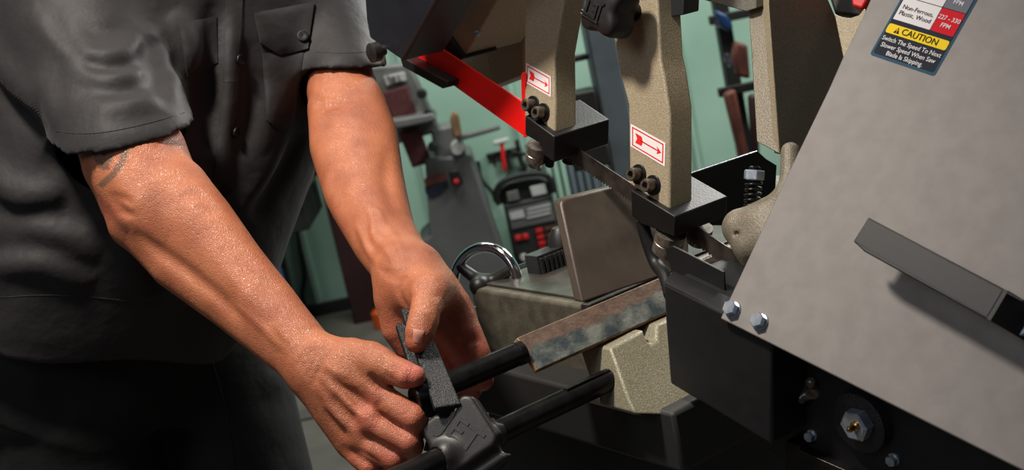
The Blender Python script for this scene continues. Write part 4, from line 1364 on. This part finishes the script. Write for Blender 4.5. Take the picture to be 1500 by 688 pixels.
# ---- trunk, neck, head, legs under the clothes (coarse)
upp = np.array([0, 0, 1.0])
fh = nrm(fac - (fac @ upp) * upp)
RH = hipP - lat * .095 - axT * .02; LH = hipP + lat * .095 - axT * .02
RK_ = np.array([*(RH + fh * .07)[:2], .47]); LK_ = np.array([*(LH + fh * .10)[:2], .47])
RA_ = np.array([*(RH + fh * .0 - lat * .02)[:2], .085]); LA_ = np.array([*(LH + fh * .04 + lat * .03)[:2], .085])
headC = neckP + axT * .19 + fh * .10
vc = Vol(np.minimum(np.minimum(RA_, LA_), headC - .2) - .25, np.maximum(headC + .25, np.maximum(RS, LS) + .15), .008)
vc.chain([(hipP, .10), (hipP + axT * LT * .4, .095), (hipP + axT * LT * .75, .10), (neckP - axT * .05, .075)], .03)
vc.chain([(RS, .05), (neckP - axT * .06, .05), (LS, .05)], .03)
vc.chain([(RS, .055), (PX(130, 70, 1.30), .05)], .03)
vc.chain([(LS, .052), (PX(490, 50, 1.46), .05)], .03)
vc.chain([(neckP - axT * .06, .062), (neckP + axT * .09 + fh * .04, .058)], .03)
hx, hy = nrm(np.cross(axT, fh)), None
hf = nrm(fh - .55 * upp); hu = nrm(upp + .5 * fh); hl = np.cross(hf, hu); hu = np.cross(hl, hf)
vc.ell(headC, (hl, hf, hu), (.078, .098, .118), .03)
vc.ell(headC + hf * .03 - hu * .07, (hl, hf, hu), (.055, .06, .055), .03)
vc.cap(headC + hf * .095 + hu * .01, headC + hf * .115 - hu * .03, .010, .014, .015)
for s_ in (-1, 1):
    vc.ell(headC + hl * .08 * s_ - hu * .01, (hl, hf, hu), (.012, .02, .032), .01)
    vc.ell(headC + hl * .033 * s_ + hf * .098 + hu * .012, (hl, hf, hu), (.018, .012, .010), .012, 'sub')
vc.cap(headC + hf * .093 - hu * .062 - hl * .022, headC + hf * .093 - hu * .062 + hl * .022, .007, .007, .008)
for h_, k2, a2 in ((RH, RK_, RA_), (LH, LK_, LA_)):
    vc.chain([(h_, .075), (k2, .05), (a2, .035)], .03)
    vc.chain([(a2, .035), (a2 + fh * .12 - upp * .035, .03)], .02)
P3, Q3 = vc.mesh(); P3 = smooth_pts(P3, Q3, 2)
n1, n2 = len(P1), len(P2)
Pb = np.vstack([P1, P2, P3]); Qb = np.vstack([Q1, Q2 + n1, Q3 + n1 + n2])
body = mesh_obj('body', Pb, Qb, 'skin', PER, 179)
# marks: red = flushed skin on fingers and knuckles, green = tattoo ink
mk = np.zeros((len(Pb), 4), np.float32); mk[:, 3] = 1


def flush(px, py, z, r, s_):
    d = np.linalg.norm(Pb - PX(px, py, z), axis=1)
    mk[:, 0] = np.maximum(mk[:, 0], s_ * np.exp(-(d / r) ** 2))


for a_ in ((606, 553, 1.045, .016, .75), (606, 614, 1.045, .018, .35), (600, 648, 1.048, .018, .4), (578, 672, 1.055, .018, .45), (545, 680, 1.07, .02, .45),
           (538, 614, 1.055, .014, .4), (552, 578, 1.06, .012, .35), (612, 497, 1.066, .010, .3),
           (705, 550, 1.13, .03, .8), (690, 565, 1.14, .03, .8), (672, 500, 1.13, .03, .55), (655, 540, 1.15, .04, .8), (690, 510, 1.12, .03, .6),
           (178, 308, 1.2, .02, .35), (590, 500, 1.15, .03, .4)):
    flush(*a_)
# tattoo on the upper arm: a leaf above a curved band
qz = Pb - CAM; zz = qz @ FW
tx_ = CX + F * (qz @ RT) / zz; ty_ = CY - F * (qz @ UPV) / zz
near = (tx_ > 110) & (tx_ < 200) & (ty_ > 205) & (ty_ < 290) & (zz < 1.25) & (np.arange(len(Pb)) < n1)


def seg2(ax_, ay, bx, by, r, soft=1.6):
    t = np.clip(((tx_ - ax_) * (bx - ax_) + (ty_ - ay) * (by - ay)) / ((bx - ax_) ** 2 + (by - ay) ** 2), 0, 1)
    d = np.hypot(tx_ - ax_ - t * (bx - ax_), ty_ - ay - t * (by - ay))
    return np.clip((r - d) / soft + .5, 0, 1)


ink = np.zeros(len(Pb))
for a_ in ((185, 220, 178, 238, 4.5), (178, 238, 166, 255, 4.5), (166, 255, 150, 270, 5), (150, 222, 152, 246, 4), (140, 232, 152, 244, 3.5), (162, 232, 152, 246, 3.5),
           (136, 222, 150, 236, 3), (165, 224, 154, 236, 3), (146, 244, 158, 246, 3)):
    ink = np.maximum(ink, seg2(*a_))
mk[:, 1] = np.where(near, ink * .75, 0)
ca = body.data.color_attributes.new('marks', 'FLOAT_COLOR', 'POINT')
ca.data.foreach_set('color', mk.ravel())


def patch(name, quad, bv, thick, material, parent, nu=16, nv=16, lift=0., puff=0., soften=2, low=None):
    """a sewn or grown layer lying on a surface: bilinear quad of pixels dropped on the mesh"""
    (ax_, ay), (bx, by), (cx, cy), (dx, dy) = quad
    T = np.full((nu + 1, nv + 1, 3), np.nan); Nn = np.zeros((nu + 1, nv + 1, 3))
    for i in range(nu + 1):
        for j in range(nv + 1):
            u, w_ = i / nu, j / nv
            x = ax_ * (1 - u) * (1 - w_) + bx * u * (1 - w_) + cx * u * w_ + dx * (1 - u) * w_
            y = ay * (1 - u) * (1 - w_) + by * u * (1 - w_) + cy * u * w_ + dy * (1 - u) * w_
            if low:
                lx_ = np.interp(u, [k / (len(low) - 1) for k in range(len(low))], [p[0] for p in low])
                ly_ = np.interp(u, [k / (len(low) - 1) for k in range(len(low))], [p[1] for p in low])
                x = (ax_ + (bx - ax_) * u) * (1 - w_) + lx_ * w_
                y = (ay + (by - ay) * u) * (1 - w_) + ly_ * w_
            h_ = hit(bv, x, y)
            if h_ is None:
                return None
            T[i, j], Nn[i, j] = h_
    for _ in range(soften):
        q = T.copy()
        q[1:-1, 1:-1] = (T[1:-1, 1:-1] * 2 + T[:-2, 1:-1] + T[2:, 1:-1] + T[1:-1, :-2] + T[1:-1, 2:]) / 6
        T = q
    nn = Nn.reshape(-1, 3).mean(0); nn = nrm(nn)
    V = []; Fc = []
    for top in (1, 0):
        for i in range(nu + 1):
            for j in range(nv + 1):
                u, w_ = i / nu, j / nv
                b_ = puff * (4 * u * (1 - u)) ** .5 * (4 * w_ * (1 - w_)) ** .5
                V.append(T[i, j] + nn * ((lift + thick + b_) if top else (lift - thick)))
    K = (nu + 1) * (nv + 1); ix = lambda i, j: i * (nv + 1) + j
    for i in range(nu):
        for j in range(nv):
            Fc.append([ix(i, j), ix(i + 1, j), ix(i + 1, j + 1), ix(i, j + 1)])
            Fc.append([K + ix(i, j), K + ix(i, j + 1), K + ix(i + 1, j + 1), K + ix(i + 1, j)])
    ring = [(i, 0) for i in range(nu)] + [(nu, j) for j in range(nv)] + [(i, nv) for i in range(nu, 0, -1)] + [(0, j) for j in range(nv, 0, -1)]
    for (a, b), (c, d) in zip(ring, ring[1:] + ring[:1]):
        Fc.append([ix(a, b), K + ix(a, b), K + ix(c, d), ix(c, d)])
    V, Fc = orient(V, Fc)
    return mesh_obj(name, V, Fc, material, parent, 50)


bv_body = bvh_of(np.vstack([P1, P2]), np.vstack([Q1, Q2 + n1]))
patch('fingernail', [(605, 481), (622, 484), (620, 502), (604, 499)], bv_body, .0005, 'nail', body, 10, 10, 0, .0006, 2, [(605, 496), (608, 501), (614, 503), (619, 499)])

# ---- shirt ------------------------------------------------------------------------
corn = [hipP, neckP, RS, LS, RE, LE]
vs = Vol(np.min(corn, 0) - .30, np.max(corn, 0) + .16, .0032)
sl, X = vs.region(np.min(corn, 0) - 1, np.max(corn, 0) + 1)
x, y, z = X[0] - hipP[0], X[1] - hipP[1], X[2] - hipP[2]
t = (x * axT[0] + y * axT[1] + z * axT[2]) / LT
xl = x * lat[0] + y * lat[1] + z * lat[2]
xf = x * fac[0] + y * fac[1] + z * fac[2]
TT = [-.2, 0, .12, .3, .5, .7, .85, .95, 1.03, 1.12]
aw = np.interp(t, TT, [.200, .196, .190, .188, .198, .215, .205, .16, .085, .075]).astype(np.float32)
bw_ = np.interp(t, TT, [.150, .148, .150, .152, .150, .140, .120, .100, .080, .072]).astype(np.float32)
of = np.interp(t, TT, [0, .01, .02, .03, .02, .01, 0, 0, 0, 0]).astype(np.float32)
ol = np.interp(t, TT, [-.045, -.045, -.042, -.034, -.016, 0, 0, 0, 0, 0]).astype(np.float32)
q = (np.abs((xl - ol) / aw) ** 2.3 + np.abs((xf - of) / bw_) ** 2.3) ** (1 / 2.3)
vs.d[sl] = ((q - 1) * np.minimum(aw, bw_)).astype(np.float32)
# sleeves: each open at a plane through three points of its hem
hemR = PX(180, 197, 1.25); hemL = PX(501, 95, 1.424)


def plane3(a, b, c, ref):
    n_ = nrm(np.cross(b - a, c - a)); return a, (n_ if n_ @ (ref - a) > 0 else -n_)


pR, nR = plane3(PX(78, 206, 1.26), PX(282, 180, 1.235), PX(195, 210, 1.185), RE)
pL, nL = plane3(PX(450, 96, 1.45), PX(549, 97, 1.42), PX(503, 100, 1.375), LE)
vi = Vol(np.min(corn, 0) - .30, np.max(corn, 0) + .16, .0032)
vi.d = vs.d.copy()
for chain_, pp_, nn_ in (([(RS, .074), (PX(128, 60, 1.31), .073), (PX(166, 165, 1.268), .0735), (hemR + nrm(hemR - RS) * .03, .0735)], pR, nR),
                         ([(LS, .070), (PX(482, 10, 1.485), .057), (hemL + nrm(hemL - LS) * .03, .0505)], pL, nL)):
    P_ = np.array([p for p, r in chain_]); m_ = .15

    def fn(X, cut=True):
        d = None
        for (a, ra), (b, rb) in zip(chain_, chain_[1:]):
            q_ = Vol.capd(X, a, b, ra, rb); d = q_ if d is None else np.minimum(d, q_)
        if cut:
            d = np.maximum(d, (X[0] - pp_[0]) * nn_[0] + (X[1] - pp_[1]) * nn_[1] + (X[2] - pp_[2]) * nn_[2])
        return d
    vs.put(P_.min(0) - m_, P_.max(0) + m_, fn, .03)
    vi.put(P_.min(0) - m_, P_.max(0) + m_, lambda X: fn(X, False), .03)
# folds: sleeve
surf_ridges([vs, vi], [
        ([(40, 10), (75, 50), (120, 80), (165, 82), (205, 66), (232, 44)], .012, .008),
        ([(70, 22), (95, 58), (125, 88), (150, 93)], .008, -.006),
        ([(120, 90), (150, 98), (190, 94), (225, 74), (245, 50)], .010, -.007),
        ([(95, 92), (130, 110), (170, 114), (210, 100), (238, 72)], .012, .006),
        ([(120, 142), (180, 152), (235, 140), (268, 120)], .016, .005),
        ([(110, 120), (150, 134), (200, 128), (240, 106), (262, 80)], .012, -.006),
        ([(52, 100), (68, 140), (84, 180)], .014, .004),
        ([(110, 32), (150, 44), (195, 36)], .011, -.005),
        ([(150, 176), (200, 172), (250, 160)], .012, -.003),
        ([(225, 40), (245, 90), (262, 130)], .012, .005),
        # side and back of the trunk
        ([(-40, 235), (20, 285), (70, 290), (130, 302)], .016, 0.0150),
        ([(-40, 262), (20, 306), (75, 310), (140, 330)], .014, -.007),
        ([(-40, 395), (30, 385), (80, 392), (130, 425)], .016, 0.0120),
        ([(-40, 372), (30, 362), (90, 372), (140, 400)], .013, -.006),
        ([(-20, 60), (20, 120), (60, 150)], .018, 0.0135),
        ([(-20, 100), (30, 160), (90, 230)], .016, -.007),
        ([(150, 330), (190, 380), (205, 430)], .013, 0.0090),
        ([(195, 345), (225, 390), (240, 440)], .010, -0.0090),
        ([(235, 370), (262, 410), (270, 450)], .012, 0.0090),
        ([(20, 330), (90, 345), (150, 372)], .020, 0.0075),
        # front: shadowed fall beside the placket, chest
        ([(318, 0), (312, 90), (306, 180), (300, 260)], .014, -0.0210),
        ([(338, 0), (336, 90), (328, 180), (320, 270)], .012, 0.0105),
        ([(250, 20), (276, 60), (290, 110)], .014, 0.0105),
        ([(215, 50), (225, 100), (245, 160)], .012, -0.0120),
        ([(360, 60), (368, 140), (352, 230)], .016, -0.0075),
        ([(400, 120), (385, 200), (362, 290)], .018, 0.0090),
        ([(440, 190), (415, 250), (370, 320)], .012, -0.0090),
        ([(425, 150), (405, 220), (375, 270), (345, 320)], .012, 0.0075)], vi)
# hollow it and cut the openings
D0 = np.maximum(vs.d, -(vi.d + .0075))
# bottom hem, lifted at the front left where the tail is caught up
th_ = .068 + .23 * np.clip((xl - .06) / .10, 0, 1) ** 1.2 - .01 * np.sin(xl * 30)
D0 = np.maximum(D0, ((th_ - t) * LT).astype(np.float32))
D0 = np.maximum(D0, ((t - 1.06) * LT).astype(np.float32))
vs.d = D0.astype(np.float32)
# drop stray crumbs beyond the openings
P, Q = vs.mesh(); P = smooth_pts(P, Q, 3)


def largest(P, Q):
    par = np.arange(len(P))
    lab = np.arange(len(P))
    for _ in range(400):
        m_ = lab[Q].min(1)
        new = lab.copy()
        for k in range(4):
            np.minimum.at(new, Q[:, k], m_)
        new = new[new]
        if (new == lab).all():
            break
        lab = new
    u, c = np.unique(lab, return_counts=True)
    keep = lab == u[c.argmax()]
    ix = np.cumsum(keep) - 1
    Q = Q[keep[Q[:, 0]]]
    return P[keep], ix[Q]


P, Q = largest(P, Q)
print('shirt', len(P))
shirt = mesh_obj('shirt', P, Q, 'shirt', PER, 179)
bv = bvh_of(P, Q)


def seam(pts, parent, r=.0005, material='shirt', name='seam', lift=.0):
    pp = [np.array([*p, 0.]) for p in pts]
    pp = spline(pp, 7) if len(pp) > 2 else [pp[0] * (1 - k / 8) + pp[1] * k / 8 for k in range(9)]
    out = []
    for p in pp:
        h_ = hit(bv, p[0], p[1])
        if h_:
            out.append(h_[0] + h_[1] * lift)
    if len(out) > 2:
        out = [out[0]] + [(out[i - 1] + 2 * out[i] + out[i + 1]) / 4 for i in range(1, len(out) - 1)] + [out[-1]]
        return sweep(name, out, r, material, parent, 6)


patch('placket', [(332, -12), (356, -12), (348, 120), (326, 120)], bv, .0012, 'shirt', shirt, 6, 24, .0006)
patch('placket', [(326, 120), (348, 120), (328, 300), (310, 296)], bv, .0012, 'shirt', shirt, 6, 24, .0006)
patch('pocket', [(384, 78), (444, 72), (430, 186), (390, 176)], bv, .0010, 'shirt', shirt, 14, 18, .0006, .003, 2, [(390, 176), (410, 192), (430, 178)])
patch('pocket', [(262, 34), (316, 24), (318, 92), (274, 112)], bv, .0010, 'shirt', shirt, 12, 14, .0006, .002)
patch('pocket_flap', [(371, 20), (458, 4), (448, 74), (380, 70)], bv, .0015, 'shirt', shirt, 16, 12, .003, .003, 2, [(380, 64), (408, 82), (428, 78), (449, 72)])
for x, y in ((349, 88), (343, 194), (331, 278)):
    h_ = hit(bv, x, y)
    if h_:
        p_, n_ = h_
        lathe('button', p_ + n_ * .002, n_, [(0, .0056), (.0012, .0062), (.0024, .0058), (.0026, .0046), (.0020, .0042), (.0020, .0015), (.0014, 0)], 'button', shirt, 20)
h_ = hit(bv, 444, 56)
if h_:
    lathe('button', h_[0] + h_[1] * .006, h_[1], [(0, .006), (.0012, .0066), (.0024, .0062), (.0026, .005), (.0020, .0045), (.0020, .0015), (.0014, 0)], 'button', shirt, 20)
seam([(82, 192), (120, 196), (165, 192), (220, 180), (270, 165)], shirt)
seam([(462, 76), (500, 78), (544, 76)], shirt)
seam([(-5, 436), (60, 432), (120, 434), (180, 440), (240, 448), (275, 446)], shirt)
seam([(352, 0), (345, 120), (326, 290)], shirt)

# ---- trousers ------------------------------------------------------------------------
vt = Vol(np.minimum(RA_, LA_) - .2, np.maximum(hipP + .32, np.maximum(RH, LH) + .25), .006)
sl, X = vt.region(hipP - 1, hipP + 1)
x, y, z = X[0] - hipP[0], X[1] - hipP[1], X[2] - hipP[2]
t = (x * axT[0] + y * axT[1] + z * axT[2]); xl = x * lat[0] + y * lat[1] + z * lat[2]; xf = x * fac[0] + y * fac[1] + z * fac[2]
q = np.sqrt(((xl + .034) / .176) ** 2 + ((xf - .008) / .128) ** 2)
dd = (q - 1) * .128
dd = np.maximum(dd, t - .13); dd = np.maximum(dd, -t - .06)
vt.d[sl] = np.minimum(vt.d[sl], dd.astype(np.float32))
for h_, k2, a2 in ((RH, RK_, RA_), (LH, LK_, LA_)):
    vt.chain([(h_ + fh * .01, .102), (h_ * .5 + k2 * .5, .088), (k2, .076), (a2 + upp * .03, .068)], .03)
surf_ridges([vt], [
        ([(60, 500), (120, 520), (190, 500)], .02, .008), ([(90, 540), (150, 560), (230, 530)], .018, .008),
        ([(150, 520), (200, 540), (230, 560)], .014, -.008), ([(100, 600), (170, 610), (240, 570)], .02, .007),
        ([(60, 560), (110, 580), (180, 590)], .015, -.007), ([(60, 640), (140, 660), (230, 650)], .02, .006),
        ([(380, 560), (420, 565)], .012, .006)])
P, Q = vt.mesh(); P = smooth_pts(P, Q, 3)
trousers = mesh_obj('trousers', P, Q, 'trousers', PER, 179)
bv = bvh_of(P, Q)
for x_, y_ in ((224, 500), (300, 484)):
    h_ = hit(bv, x_, y_)
    if h_:
        lathe('rivet', h_[0], h_[1], [(0, .0042), (.0015, .004), (.0024, .002), (.0024, 0)], 'rivet', trousers, 16)
seam([(308, 520), (330, 600), (345, 690)], trousers, .0012, 'trousers')
seam([(224, 500), (245, 560), (250, 640)], trousers, .0012, 'trousers')
for a2 in (RA_, LA_):
    vb_ = Vol(a2 - np.array([.3, .3, .12]), a2 + np.array([.3, .3, .2]), .005)
    g0 = np.array([a2[0], a2[1], 0])
    vb_.chain([(a2 + upp * .09, .052), (a2 - upp * .01, .052)], .02)
    vb_.chain([(g0 + upp * .045 - fh * .03, .045), (g0 + upp * .045 + fh * .10, .045), (g0 + upp * .036 + fh * .17, .038)], .03)
    sl, X = vb_.region(a2 - 1, a2 + 1)
    vb_.d = np.maximum(vb_.d, (-X[2] + 0 * vb_.d + .002)).astype(np.float32)
    P, Q = vb_.mesh(); mesh_obj('boot', P, Q, 'cord', PER, 179)
